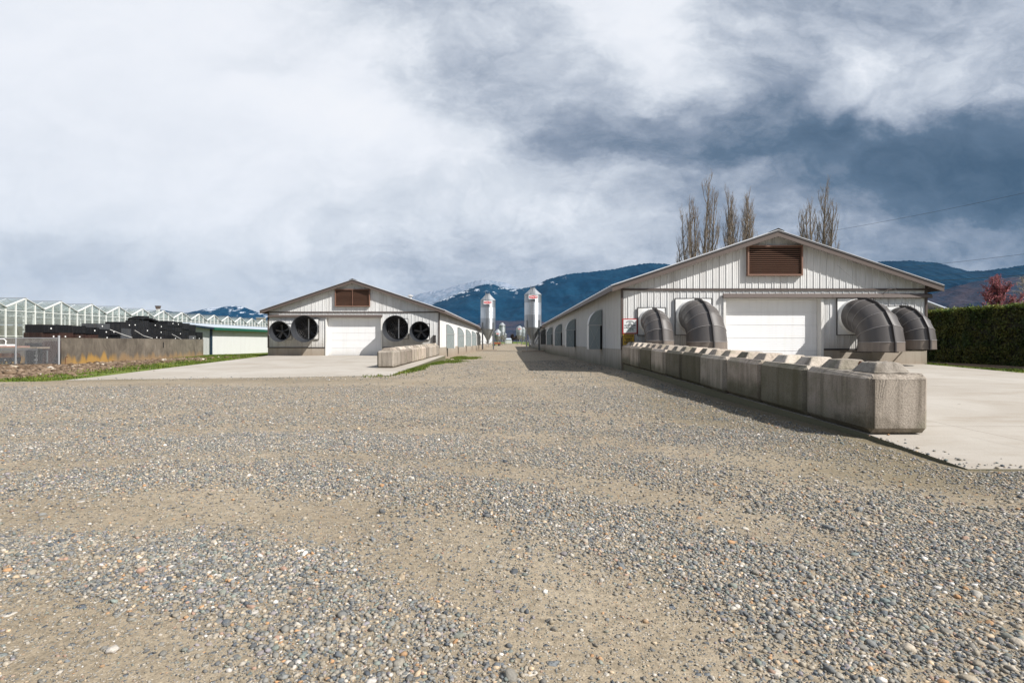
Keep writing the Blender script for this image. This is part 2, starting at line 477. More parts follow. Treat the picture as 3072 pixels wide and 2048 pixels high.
def slab_mat():
    m, t = new_mat('broom_finished_concrete')
    p = pos(t)
    brush = t.noise(t.mapping(p, (.35, 7, 1)), 1.0, 6, .6)
    bl = t.noise(p, .28, 6, .6, dist=.6)
    st = t.noise(t.mapping(p, (.5, 1.6, 1)), 1.0, 6, .65)
    gr = t.noise(p, 70, 4, .6)
    col = t.mix(t.maprange(bl, .35, .68), (.355, .318, .27), (.425, .392, .345))
    col = t.mix(t.math('MULTIPLY', t.maprange(st, .50, .72), .6), col, (.27, .222, .165))
    col = t.mix(t.math('MULTIPLY', t.maprange(brush, .45, .7), .22), col, (.47, .44, .40))
    # saw joints, tyre scuffs
    xs_ = t.n('ShaderNodeSeparateXYZ', {0: p}, out=None)
    jw = t.math('MULTIPLY', t.math('SUBTRACT', t.noise(p, 3.0, 2), .5), .012)
    for o_, per, off0 in ((xs_.outputs[0], 4.05, .13), (xs_.outputs[1], 5.6, .95)):
        fr_ = t.math('FRACT', t.math('MULTIPLY', t.math('ADD', t.math('ADD', o_, jw), off0), 1.0 / per))
        j_ = t.math('LESS_THAN', t.math('ABSOLUTE', t.math('SUBTRACT', fr_, .5)), .0022)
        col = t.mix(t.math('MULTIPLY', j_, .55), col, (.16, .14, .11))
    scuff = t.noise(t.mapping(p, (1.5, .10, 1), (4.0, 0, 0)), 1.0, 6, .6, dist=.5)
    col = t.mix(t.math('MULTIPLY', t.maprange(scuff, .58, .72), .32), col, (.23, .205, .175))
    spot = t.n('ShaderNodeTexVoronoi', {'Vector': p, 'Scale': 1.7}, out=0)
    sm = t.math('MULTIPLY', t.maprange(spot, .055, .03), t.maprange(t.noise(p, .6, 2), .52, .56))
    col = t.mix(t.math('MULTIPLY', sm, .85), col, (.10, .085, .07))
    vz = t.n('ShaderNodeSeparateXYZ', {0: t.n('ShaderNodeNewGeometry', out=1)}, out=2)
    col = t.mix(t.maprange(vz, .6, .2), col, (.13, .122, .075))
    col = t.mix(1.0, col, t.ramp(gr, [(.3, .88), (.7, 1.06)]), 'MULTIPLY')
    finish(t, col, .85, 0, t.math('ADD', gr, t.math('MULTIPLY', brush, .6)), .004, .5, .3)
    return m


def wall_concrete_mat():
    m, t = new_mat('old_wall_concrete')
    p = pos(t)
    st = t.noise(t.mapping(p, (1.1, .65, .55)), 1.0, 9, .74, dist=.6)
    st2 = t.noise(t.mapping(p, (7, 4, .8)), 1.0, 6, .7)
    bl = t.noise(p, .9, 5, .6)
    z = t.n('ShaderNodeSeparateXYZ', {0: p}, out=2)
    col = t.mix(t.maprange(st, .30, .70), (.205, .178, .142), (.078, .066, .053))
    col = t.mix(t.math('MULTIPLY', t.maprange(bl, .42, .62), .55), col, (.115, .098, .080))
    col = t.mix(t.math('MULTIPLY', t.maprange(st2, .5, .72), .35), col, (.28, .25, .205))
    y = t.n('ShaderNodeSeparateXYZ', {0: p}, out=1)
    yy = t.math('SUBTRACT', 1.0, t.math('MULTIPLY', t.math('ABSOLUTE', t.math('SUBTRACT', y, 33.7)), .33))
    zn = t.math('ADD', z, t.math('MULTIPLY', t.math('SUBTRACT', t.noise(t.mapping(p, (1.2, 1.2, .3)), 1.0, 4), .5), 1.9))
    om = t.math('MULTIPLY', t.maprange(zn, .42, .02), t.maprange(yy, 0.0, .5))
    col = t.mix(t.math('MULTIPLY', om, .72), col, (.40, .225, .03))
    col = t.mix(t.math('MULTIPLY', t.maprange(zn, .35, -.1), .45), col, (.36, .22, .09))
    finish(t, col, .9, 0, t.math('ADD', t.noise(p, 30, 4), bl), .01, .5, .2)
    return m


def galvanized_mat():
    m, t = new_mat('galvanized_sheet')
    o = objco(t)
    z = t.n('ShaderNodeSeparateXYZ', {0: o}, out=2)
    tier = t.ramp(t.math('MULTIPLY', z, .1), [(0, .62), (.318, .62), (.32, .60), (.50, .60), (.502, .88), (.668, .88), (.67, .58)], 'CONSTANT')
    ring = t.math('SINE', t.math('MULTIPLY', z, 60.0))
    ang = t.n('ShaderNodeTexNoise', {'Vector': t.mapping(o, (2.5, 2.5, .4)), 'Scale': 1.0, 'Detail': 5.0}, out=0)
    col = t.mix(1.0, t.mix(t.maprange(ang, .35, .7), (.56, .59, .62), (.42, .46, .50)), tier, 'MULTIPLY')
    finish(t, col, .36, .85, ring, .012, .6, .5)
    return m


def glass_mat(name='thin_glass', bars=False):
    m, t = new_mat(name)
    fr = t.n('ShaderNodeLayerWeight', {'Blend': .35}, out=0)
    dirt = t.noise(pos(t), .7, 4)
    g = t.n('ShaderNodeBsdfGlossy', {'Color': (.80, .86, .84, 1), 'Roughness': .06})
    tr = t.n('ShaderNodeBsdfTransparent', {'Color': (.89, .915, .905, 1)})
    df = t.n('ShaderNodeBsdfDiffuse', {'Color': (.60, .63, .60, 1)})
    a = t.n('ShaderNodeMixShader', {0: t.math('MULTIPLY_ADD', fr, .55, .06), 1: tr, 2: g})
    b = t.n('ShaderNodeMixShader', {0: t.math('MULTIPLY_ADD', t.maprange(dirt, .35, .7), .10, .07), 1: a, 2: df})
    if bars:        # white glazing bars two metres apart across the slope
        x = t.n('ShaderNodeSeparateXYZ', {0: pos(t)}, out=0)
        k = t.math('LESS_THAN', t.math('FRACT', t.math('MULTIPLY', x, .5)), .035)
        wbar = t.n('ShaderNodeBsdfDiffuse', {'Color': (.66, .67, .65, 1)})
        b = t.n('ShaderNodeMixShader', {0: k, 1: b, 2: wbar})
    t.n('ShaderNodeOutputMaterial', {'Surface': b}, out=None)
    return m


def leaf_mat(name, c0, c1, trans=.25, scale=.8):
    m, t = new_mat(name)
    p = pos(t)
    a = t.n('ShaderNodeAttribute', {}, out=0, attribute_name='tint')
    n = t.noise(p, scale, 4)
    col = t.mix(t.maprange(n, .35, .65), c0, c1)
    col = t.mix(1.0, col, a, 'MULTIPLY')
    df = t.n('ShaderNodeBsdfPrincipled', {'Base Color': col, 'Roughness': .6, 'Specular IOR Level': .25})
    tl = t.n('ShaderNodeBsdfTranslucent', {'Color': col})
    mx = t.n('ShaderNodeMixShader', {0: trans, 1: df, 2: tl})
    t.n('ShaderNodeOutputMaterial', {'Surface': mx}, out=None)
    return m


def bark_mat(name, c0, c1):
    m, t = new_mat(name)
    p = pos(t)
    n = t.noise(t.mapping(p, (3, 3, .8)), 2.0, 5)
    finish(t, t.mix(t.maprange(n, .35, .65), c0, c1), .85, 0, n, .02, .5, .2)
    return m


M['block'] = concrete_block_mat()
M['slab'] = slab_mat()
M['oldwall'] = wall_concrete_mat()
M['galv'] = galvanized_mat()
M['glass'] = glass_mat()
M['glass_roof'] = glass_mat('roof_glass_with_bars', True)
M['hedge'] = leaf_mat('hedge_leaf', (.030, .050, .010), (.088, .088, .020), .22, 1.6)
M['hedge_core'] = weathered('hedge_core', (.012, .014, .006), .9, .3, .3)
M['plum'] = leaf_mat('plum_leaf', (.22, .07, .075), (.34, .13, .135), .3, 1.2)
M['poplar_bark'] = bark_mat('poplar_bark', (.135, .108, .085), (.24, .20, .16))
M['plum_bark'] = bark_mat('plum_bark', (.05, .035, .032), (.10, .07, .06))
M['birch_bark'] = bark_mat('birch_bark', (.22, .19, .15), (.40, .36, .31))
M['brush'] = bark_mat('brush_brown', (.04, .026, .022), (.075, .05, .042))
M['grass'] = leaf_mat('grass_blade', (.072, .122, .015), (.132, .175, .028), .25, .9)
M['brush_leaf'] = leaf_mat('brush_twigs', (.030, .020, .018), (.055, .038, .032), .1, .3)
M['pale_roof'] = weathered('pale_roof', (.62, .70, .80), .4, .1, .03)

# ------------------------------------------------------------------ the ground
XR, XL = 4.34, -5.16                 # the long walls of the two barns that face the lane
YR, YL = 22.1, 39.6                  # the front walls of the barn by the row of blocks / the far barn


def ground_z(x, y):
    x = np.asarray(x, float); y = np.asarray(y, float)
    z = -0.0035 * np.clip(y, 0, 60) - 0.02 * sstep(60, 200, y)
    z = z + 0.13 * np.exp(-((x - 4.3) / 0.8) ** 2) * sstep(10, 21, y) * sstep(60, 40, y)     # gravel banked against slab and wall
    z = z + 0.035 * (fbm(x * .55, y * .55, 5, 4) - .5) * sstep(60, 20, y)
    kr = sstep(15.4, 16.5, x) * sstep(4.0, 8.0, y) * sstep(70, 40, y)
    z = z * (1 - kr) + kr * (-.045 + .275 * np.clip((y - 6.0) / 16.0, 0, 1.0))
    kl = sstep(-13.6, -14.6, x + .16 * (y - 18)) * sstep(-23.5, -18.0, x) * sstep(17.5, 20.0, y) * sstep(90, 50, y)
    z = z * (1 - kl) + kl * (-.075 + .22 * np.clip((y - 19.0) / 20.6, 0, 1.0))
    z = z - 0.018 * sstep(4.0, 4.4, x) * sstep(4.8, 5.4, y) * sstep(60, 40, y)
    return z


def gravel_mask(x, y):
    wx = x + 1.6 * (fbm(x * .35, y * .35, 21) - .5); wy = y + 1.6 * (fbm(x * .35, y * .35, 22) - .5)
    # tyre arcs swept by vehicles turning round towards the lane
    r = np.hypot(wx * .22 + x * .78 + 2.5, wy * .22 + y * .78 - .5)
    prof = np.interp(r, [0, 1.2, 1.6, 2.05, 2.25, 2.85, 3.08, 3.2, 3.6, 3.85, 4.0, 4.7, 4.95, 5.25, 5.5, 6.5, 6.8, 7.2, 7.6, 8.8, 9.1, 9.6, 10.0, 11.5, 12.2, 13.0], [.6, .55, .18, .2, .9, .95, .22, .06, .08, .45, .9, .85, .25, .25, .8, .85, .35, .32, .8, .72, .35, .4, .75, .7, .4, .65])
    lane = fbm(wx * 1.3, wy * .12, 33, 3)
    rut = -.42 * (np.exp(-((wx - .75) / .28) ** 2) + np.exp(-((wx + .85) / .28) ** 2))
    far = sstep(8.5, 14, y + 1.2 * np.clip(x, -6, 6) * .6)
    m = (1 - far) * (.02 + .92 * prof) + far * (.60 + 1.1 * (lane - .5) + rut)
    m = m + .55 * (fbm(x * .8, y * .8, 41) - .5) + .9 * (fbm(x * 2.6, y * 2.6, 42) - .5)
    for cx, cy, sx, sy, a in [(1.7, 2.6, .9, .55, .30), (2.6, 3.0, .8, .6, .25), (-2.2, 5.5, 1.7, 1.2, .15), (1.6, 5.4, .9, 1.2, -.18), (3.6, 5.3, .9, .8, -.45), (-10, 16.8, 9, 1.6, -.6)]:
        m = m + a * np.exp(-((x - cx) / sx) ** 2 - ((y - cy) / sy) ** 2)
    return np.clip(m, 0, 1)


def in_gravel_area(x, y):
    """1 on the yard and the lane, 0 on the grass beside them."""
    w = 1.3 * (fbm(x * .5, y * .5, 51) - .5)
    a = sstep(16.2, 17.6, y - .9 * w) * sstep(-13.6, -14.6, x + w)                 # beyond the far-left corner
    b = sstep(-14.2, -15.4, x + .16 * (y - 18) + .6 * w) * sstep(16.6, 17.4, y - w)
    c = sstep(330, 345, y)
    e = sstep(85, 100, y) * (sstep(5.0, 5.6, x) + sstep(-5.6, -6.2, x))
    f = sstep(15.4, 16.2, x + .2 * w)
    return np.clip(1 - np.maximum.reduce([a, b, c, np.clip(e, 0, 1), f]), 0, 1)


def grow(a, b, step, factor, far):
    out = list(np.arange(a, b, step)); s_ = step
    while out[-1] < far:
        s_ *= factor; out.append(out[-1] + s_)
    return out


ys = grow(1.2, 9.0, .06, 1.035, 9000.0)
ys = [-14, -9, -6, -4, -2.6, -1.6, -.8, -.2, .3, .7, 1.0] + ys
xs = grow(0.0, 7.0, .07, 1.05, 9000.0)
xs = [-k for k in xs[:0:-1]] + xs
GX, GY = np.meshgrid(np.array(xs), np.array(ys))
gx, gy = GX.ravel(), GY.ravel()
area = in_gravel_area(gx, gy)
gm = gravel_mask(gx, gy) * area
gz = ground_z(gx, gy) + .018 * gm * sstep(30, 8, gy)
nxg, nyg = len(xs), len(ys)
ii = (np.arange(nyg - 1)[:, None] * nxg + np.arange(nxg - 1)[None, :]).ravel()
quads = np.stack([ii, ii + 1, ii + 1 + nxg, ii + nxg], 1)
grassy = 1 - area
# the strip of bare brown earth along the old concrete wall, and by the hedge
w2 = fbm(gx * .7, gy * .7, 61)
wall_x = -24.9 - 3.6 * (gy - 31) / 20.0
bare = sstep(7.5, 3.0, np.abs(gx - wall_x - 1.0) + 6 * (w2 - .5)) * sstep(52, 40, gy + 8 * (w2 - .5)) * sstep(17.0, 20, gy)
bare = np.maximum(bare, sstep(1.9, 3.3, np.interp(gy, [17.5, 39.6], [-14.25, -17.45]) - gx + 3.0 * (w2 - .5)) * sstep(34, 27, gy + 4 * (w2 - .5)))
bare = np.maximum(bare, .9 * sstep(17.6, 18.4, gx + .9 * (w2 - .5)) * sstep(60, 40, gy))
moss = .85 * sstep(2.6, .2, np.abs(gx - 3.9) + 2.2 * (w2 - .4)) * sstep(3.8, 5, gy) * sstep(22, 10, gy)
moss = np.maximum(moss, sstep(.8, .1, np.abs(gy - 4.95) + .8 * (w2 - .4)) * sstep(3.4, 4.3, gx))
moss = np.maximum(moss, .35 * sstep(1.6, .2, np.abs(gy - 17.6) + 1.6 * (w2 - .4)) * sstep(-3, -6, gx))


def ground_mat():
    m, t = new_mat('gravel_yard')
    p = pos(t)
    A = lambda n_: t.n('ShaderNodeAttribute', {}, out=2, attribute_name=n_)
    g, gr, ba, mo = A('gravel'), A('grassy'), A('bare'), A('moss')
    # trodden fines between the stones
    f1 = t.noise(p, .55, 6, .6); f2 = t.noise(p, 6.0, 6, .65); f3 = t.noise(p, 120.0, 4, .7); f4 = t.noise(p, 26.0, 5, .65)
    soil = t.mix(t.maprange(f1, .38, .64), (.262, .214, .150), (.318, .264, .190))
    soil = t.mix(t.math('MULTIPLY', t.maprange(f2, .50, .75), .5), soil, (.178, .142, .094))
    soil = t.mix(1.0, soil, t.ramp(f3, [(.25, .42), (.5, .98), (.78, 1.38)]), 'MULTIPLY')
    soil = t.mix(1.0, soil, t.ramp(f4, [(.28, .58), (.5, 1.0), (.75, 1.24)]), 'MULTIPLY')
    soil = t.mix(t.math('MULTIPLY', mo, .62), soil, (.115, .092, .045))

    def stones(scale, cover, seed):
        pv = t.mapping(p, (1, 1, .3), (seed, seed * .7, 0))
        dst = t.n('ShaderNodeTexNoise', {'Vector': pv, 'Scale': scale * 1.5, 'Detail': 2.0}, out=1)
        pv = t.vmath('ADD', pv, t.vmath('MULTIPLY', t.vmath('SUBTRACT', dst, (.5, .5, .5)), (.5 / scale, .5 / scale, 0)))
        vor = t.n('ShaderNodeTexVoronoi', {'Vector': pv, 'Scale': scale, 'Randomness': 1.0}, out=None)
        rnd = t.n('ShaderNodeSeparateColor', {0: vor.outputs[1]}, out=None)
        dist = vor.outputs[0]
        size = t.math('MULTIPLY_ADD', rnd.outputs[2], .22, .24)
        present = t.math('GREATER_THAN', t.math('ADD', cover, t.math('MULTIPLY', t.math('SUBTRACT', rnd.outputs[1], .5), 1.0)), .5)
        shape = t.math('MULTIPLY', t.maprange(t.math('SUBTRACT', size, dist), 0.0, .07), present)
        dome = t.math('MULTIPLY', t.math('SQRT', t.math('MAXIMUM', t.math('SUBTRACT', size, dist), 0.0)), present)
        col = t.ramp(rnd.outputs[0], [(0, (.075, .085, .10)), (.18, (.135, .15, .165)), (.36, (.21, .215, .205)), (.52, (.28, .265, .23)), (.66, (.36, .315, .25)), (.78, (.46, .42, .36)), (.87, (.44, .41, .37)), (.93, (.40, .22, .11)), (.96, (.20, .225, .205)), (1, (.44, .42, .39))])
        return shape, dome, col
    cov = t.math('MULTIPLY_ADD', g, .80, .12)
    s1, d1, c1 = stones(38.0, cov, 0.0)
    s2, d2, c2 = stones(16.0, t.math('MULTIPLY_ADD', g, .48, -.02), 5.3)
    s0, d0, c0 = stones(85.0, t.math('MULTIPLY_ADD', g, .4, .38), 9.1)
    col = t.mix(t.math('MULTIPLY', s0, .8), soil, c0)
    col = t.mix(t.math('MULTIPLY', s1, .95), col, c1)
    col = t.mix(s2, col, c2)
    col = t.mix(t.math('MULTIPLY', mo, .30), col, (.11, .09, .05))
    h = t.math('ADD', t.math('ADD', t.math('MULTIPLY', d0, .35), t.math('MULTIPLY', d1, .9)), t.math('ADD', t.math('MULTIPLY', d2, 1.9), t.math('MULTIPLY', f4, .25)))
    # grass and bare earth
    b1 = t.noise(p, .9, 6, .65); b2 = t.noise(p, 7.0, 6, .7)
    turf = t.mix(t.maprange(b1, .36, .64), (.080, .130, .014), (.155, .190, .034))
    turf = t.mix(t.math('MULTIPLY', t.maprange(b2, .48, .68), .6), turf, (.20, .165, .06))
    turf = t.mix(1.0, turf, t.ramp(t.noise(p, 40.0, 3, .7), [(.3, .55), (.6, 1.1)]), 'MULTIPLY')
    earth = t.mix(t.maprange(b2, .38, .62), (.12, .08, .05), (.27, .19, .125))
    deb = t.n('ShaderNodeTexVoronoi', {'Vector': t.mapping(p, (1, 1.4, 1)), 'Scale': 4.5}, out=None)
    dr = t.n('ShaderNodeSeparateColor', {0: deb.outputs[1]}, out=0)
    dm = t.math('MULTIPLY', t.maprange(deb.outputs[0], .30, .16), t.math('GREATER_THAN', dr, .84))
    earth = t.mix(t.math('MULTIPLY', dm, .85), earth, (.30, .25, .19))
    ba2 = t.math('ADD', ba, t.math('MULTIPLY', t.math('SUBTRACT', b2, .5), .7))
    side = t.mix(t.maprange(ba2, .35, .6), turf, earth)
    gr2 = t.math('ADD', gr, t.math('MULTIPLY', t.math('SUBTRACT', b2, .5), .6))
    gmask = t.maprange(gr2, .38, .62)
    col = t.mix(gmask, col, side)
    finish(t, col, .92, 0, t.math('ADD', h, t.math('MULTIPLY', b2, .8)), .016, .9, .18)
    return m


M['ground'] = ground_mat()
ground = tri_mesh('gravel_ground', np.stack([gx, gy, gz], 1), quads, M['ground'], True,
                  {'gravel': ('FLOAT', gm), 'grassy': ('FLOAT', grassy), 'bare': ('FLOAT', bare), 'moss': ('FLOAT', moss)})
tag(ground, 'wide grey and tan gravel yard and lane', 'ground', kind='structure')

# ------------------------------------------------------------------ loose stones
def ico(sub):
    if sub == 0:        # octahedron, for the smallest chips
        return np.array([(1, 0, 0), (0, 1, 0), (-1, 0, 0), (0, -1, 0), (0, 0, 1), (0, 0, -1.0)]), np.array([(0, 1, 4), (1, 2, 4), (2, 3, 4), (3, 0, 4), (1, 0, 5), (2, 1, 5), (3, 2, 5), (0, 3, 5)])
    bm = bmesh.new(); bmesh.ops.create_icosphere(bm, subdivisions=sub, radius=1.0)
    V = np.array([v.co[:] for v in bm.verts]); T = np.array([[v.index for v in f.verts] for f in bm.faces]); bm.free()
    return V, T


STONE_COLS = np.array([(.066, .077, .090), (.095, .109, .124), (.143, .157, .166), (.181, .186, .181), (.219, .213, .195), (.256, .238, .204), (.314, .276, .219), (.380, .333, .267), (.447, .414, .362),
                       (.571, .542, .505), (.399, .229, .114), (.190, .219, .195), (.133, .161, .157), (.324, .209, .157), (.229, .209, .229), (.285, .247, .190), (.494, .380, .256)])
STONE_P = np.array([7, 10, 10, 9, 8, 8, 7, 7, 5, 2.4, 2.0, 4, 5, 2, 4, 7, 3.0]); STONE_P = STONE_P / STONE_P.sum()


def stones_mesh(n_try, ylo, yhi, sub, rmed, rsig, rmin, rmax, power):
    y = np.sqrt(RNG.uniform(ylo ** 2, yhi ** 2, n_try))
    x = RNG.uniform(-1.05, 1.05, n_try) * (y + .4)
    firm = np.exp(-((y - 16.6) / 1.5) ** 2) * sstep(-1.5, -4.5, x)
    keep = (RNG.random(n_try) < np.clip(gravel_mask(x, y), .20, 1) ** power * (1 - .93 * firm)) & (in_gravel_area(x, y) > .5)
    keep &= ~((x > 4.12) & (y > 5.0))
    front = 17.5 + .2245 * (x + 14.1)
    keep &= ~((x < -4.3) & (x > -15) & (y > front - .15))
    x, y = x[keep], y[keep]; n = len(x)
    r = np.clip(rmed * np.exp(RNG.normal(0, rsig, n)), rmin, rmax)
    V0, T0 = ico(sub)
    nv = len(V0)
    shape = np.empty((8, nv, 3))
    for k in range(8):
        q = V0.copy()
        for _ in range(5):
            dct = RNG.normal(size=3); dct /= np.linalg.norm(dct)
            lim = RNG.uniform(.55, .9); dd = q @ dct
            q -= np.outer(np.maximum(dd - lim, 0), dct)
        shape[k] = q * (1 + .10 * RNG.normal(size=(nv, 1)))
    var = RNG.integers(0, 8, n)
    sx = r * RNG.uniform(.85, 1.45, n); sy = r * RNG.uniform(.75, 1.1, n); sz = r * RNG.uniform(.38, .8, n)
    P = shape[var] * np.stack([sx, sy, sz], 1)[:, None, :]
    a = RNG.uniform(0, 2 * np.pi, n); ca, sa = np.cos(a), np.sin(a)
    b = RNG.normal(0, .25, n); cb, sb = np.cos(b), np.sin(b)
    X = P[..., 0] * cb[:, None] + P[..., 2] * sb[:, None]; Z = -P[..., 0] * sb[:, None] + P[..., 2] * cb[:, None]; Y = P[..., 1]
    X, Y = X * ca[:, None] - Y * sa[:, None], X * sa[:, None] + Y * ca[:, None]
    g = gravel_mask(x, y)
    z0 = ground_z(x, y) + .018 * g * sstep(30, 8, y) + sz * RNG.uniform(.05, .55, n)
    V = np.stack([X + x[:, None], Y + y[:, None], Z + z0[:, None]], -1).reshape(-1, 3)
    T = (T0[None] + (np.arange(n) * nv)[:, None, None]).reshape(-1, 3)
    c = STONE_COLS[RNG.choice(len(STONE_COLS), n, p=STONE_P)] * RNG.uniform(.8, 1.2, (n, 1))
    dust = RNG.uniform(0, .55, (n, 1)) * (1 - .6 * g[:, None])
    c = c * (1 - dust) + np.array([.25, .21, .15]) * dust
    C = np.repeat(np.concatenate([c, np.ones((n, 1))], 1), nv, 0)
    return V, T, C


parts_ = [stones_mesh(2600, 1.35, 3.6, 2, .0120, .34, .008, .028, 1.5),
          stones_mesh(56000, 1.35, 3.6, 1, .0086, .30, .005, .016, 1.5),
          stones_mesh(90000, 1.35, 3.6, 0, .0042, .35, .002, .008, .6),
          stones_mesh(7000, 3.6, 7.5, 1, .0140, .30, .010, .028, 1.4),
          stones_mesh(190000, 3.6, 7.5, 0, .0096, .32, .005, .018, 1.3),
          stones_mesh(200000, 7.5, 15.0, 0, .0125, .34, .008, .028, .9),
          stones_mesh(120000, 15.0, 38.0, 0, .019, .3, .013, .038, .8)]
def spill(x, y, top):
    """Pebbles kicked up onto the concrete."""
    n = len(x); V0, T0 = ico(1); nv = len(V0)
    r = np.clip(.009 * np.exp(RNG.normal(0, .4, n)), .004, .022)
    P = V0[None] * (1 + .12 * RNG.normal(size=(n, nv, 1))) * np.stack([r * 1.2, r, r * .65], 1)[:, None, :] + np.stack([x, y, top(x, y) + r * .5], 1)[:, None, :]
    c = STONE_COLS[RNG.choice(len(STONE_COLS), n, p=STONE_P)]
    return P.reshape(-1, 3), (T0[None] + (np.arange(n) * nv)[:, None, None]).reshape(-1, 3), np.repeat(np.concatenate([c, np.ones((n, 1))], 1), nv, 0)


def slab_r(x, y):
    return .010 + .262 * np.clip((y - 6.0) / 16.0, -.08, 1.0)


def slab_l(x, y):
    return -.05 + .22 * np.clip((y - 19.0) / 20.6, 0, 1.0)


n_ = 70
yy = 5.14 + RNG.random(n_) * 1.7; xx = np.interp(yy, [5.12, 6.75], [4.20, 4.335]) + RNG.exponential(.09, n_)
parts_.append(spill(xx, yy, slab_r))
n_ = 90
parts_.append(spill(4.2 + RNG.random(n_) * 4.5, 5.13 + RNG.exponential(.10, n_), slab_r))
n_ = 260
xx = -14 + RNG.random(n_) * 9.5; parts_.append(spill(xx, 17.55 + .2245 * (xx + 14.1) + RNG.exponential(.22, n_), slab_l))
Vs, Ts, Cs, off_ = [], [], [], 0
for V_, T_, C_ in parts_:
    Vs.append(V_); Ts.append(T_ + off_); Cs.append(C_); off_ += len(V_)


def stone_mat():
    m, t = new_mat('river_stone')
    a = t.n('ShaderNodeAttribute', {}, out=0, attribute_name='tint')
    p = pos(t)
    n = t.noise(p, 140.0, 4, .65)
    c = t.mix(1.0, a, t.ramp(n, [(.25, .72), (.5, 1.0), (.75, 1.22)]), 'MULTIPLY')
    nz = t.n('ShaderNodeSeparateXYZ', {0: t.n('ShaderNodeNewGeometry', out=1)}, out=2)
    c = t.mix(t.math('MULTIPLY', t.maprange(t.noise(p, 30.0, 3), .5, .7), .3), c, (.22, .19, .14))
    finish(t, c, .78, 0, n, .004, .5, .3)
    return m


M['stone'] = stone_mat()
gravel = tri_mesh('gravel', np.concatenate(Vs), np.concatenate(Ts), M['stone'], True, {'tint': ('FLOAT_COLOR', np.concatenate(Cs))})
tag(gravel, 'loose rounded grey and tan stones lying over the yard', 'gravel', kind='stuff')
del Vs, Ts, Cs, parts_

# ------------------------------------------------------------------ concrete aprons
def slab(name, edge, top, label, thick=.34):
    """Grid between two edge lines; edge(y) gives xmin, xmax; top(x, y) the surface height."""
    y0, y1, e0, e1 = edge
    ny, nx = 30, 24
    V = []
    for j in range(ny + 1):
        f = j / ny
        for i in range(nx + 1):
            g = i / nx
            ya = y0[0] + (y1 - y0[0]) * f; yb = y0[1] + (y1 - y0[1]) * f
            yy = ya + (yb - ya) * g
            xa = (np.interp(ya, e0[0], e0[1]) if isinstance(e0[0], (list, tuple)) else e0[0] + (e0[1] - e0[0]) * f); xb = e1[0] + (e1[1] - e1[0]) * f
            xx = xa + (xb - xa) * g
            V.append((xx, yy, float(top(xx, yy))))
    mb = MB()
    fs = [(j * (nx + 1) + i, j * (nx + 1) + i + 1, (j + 1) * (nx + 1) + i + 1, (j + 1) * (nx + 1) + i) for j in range(ny) for i in range(nx)]
    mb.add(V, fs)
    rim = [i for i in range(nx + 1)] + [j * (nx + 1) + nx for j in range(1, ny + 1)] + [ny * (nx + 1) + i for i in range(nx - 1, -1, -1)] + [j * (nx + 1) for j in range(ny - 1, 0, -1)]
    up = [V[i] for i in rim]; dn = [(p[0], p[1], p[2] - thick) for p in up]; k = len(rim)
    mb.add(up + dn, [(i, i + k, (i + 1) % k + k, (i + 1) % k) for i in range(k)])
    o = mb.build(name, M['slab'])
    return tag(o, label, 'concrete apron', kind='structure')


slab('concrete_apron_front', ((5.12, 5.12), YR + .03, ([5.12, 6.85, 22.4], [4.20, 4.40, 4.42]), (14.6, 16.35)), slab_r, 'pale concrete apron in front of the barn with the elbow hoods')
slab('concrete_apron_far', ((17.5, 19.7), YL + .03, (-14.1, -17.35), (-4.35, -4.75)), slab_l, 'pale concrete apron in front of the barn with the round black fans')

# ------------------------------------------------------------------ mountains
def forest_mat(name, c0, c1, snow0, snow1, snowcol=(.42, .46, .52), scale=1.0):
    m, t = new_mat(name)
    p = pos(t)
    hgt = t.n('ShaderNodeAttribute', {}, out=2, attribute_name='rel')
    sn = t.n('ShaderNodeAttribute', {}, out=2, attribute_name='snow')
    n1 = t.noise(p, .004 * scale, 7, .62); n2 = t.noise(p, .03 * scale, 5, .7)
    col = t.mix(t.maprange(n1, .35, .65), c0, c1)
    col = t.mix(1.0, col, t.ramp(n2, [(.3, .6), (.7, 1.35)]), 'MULTIPLY')
    nsn = t.noise(t.mapping(p, (1, .22, 1.6)), .0095 * scale, 8, .70)
    s = t.math('ADD', t.math('MULTIPLY', hgt, 1.0), t.math('MULTIPLY', t.math('SUBTRACT', nsn, .5), 1.9))
    s = t.math('ADD', s, t.math('MULTIPLY', t.math('SUBTRACT', sn, 1.0), .6))
    s = t.math('MULTIPLY', t.maprange(s, snow0, snow1), t.maprange(sn, 0.0, .25))
    col = t.mix(s, col, snowcol)
    finish(t, col, .95, 0, n2, 6.0, .6, .1)
    return m


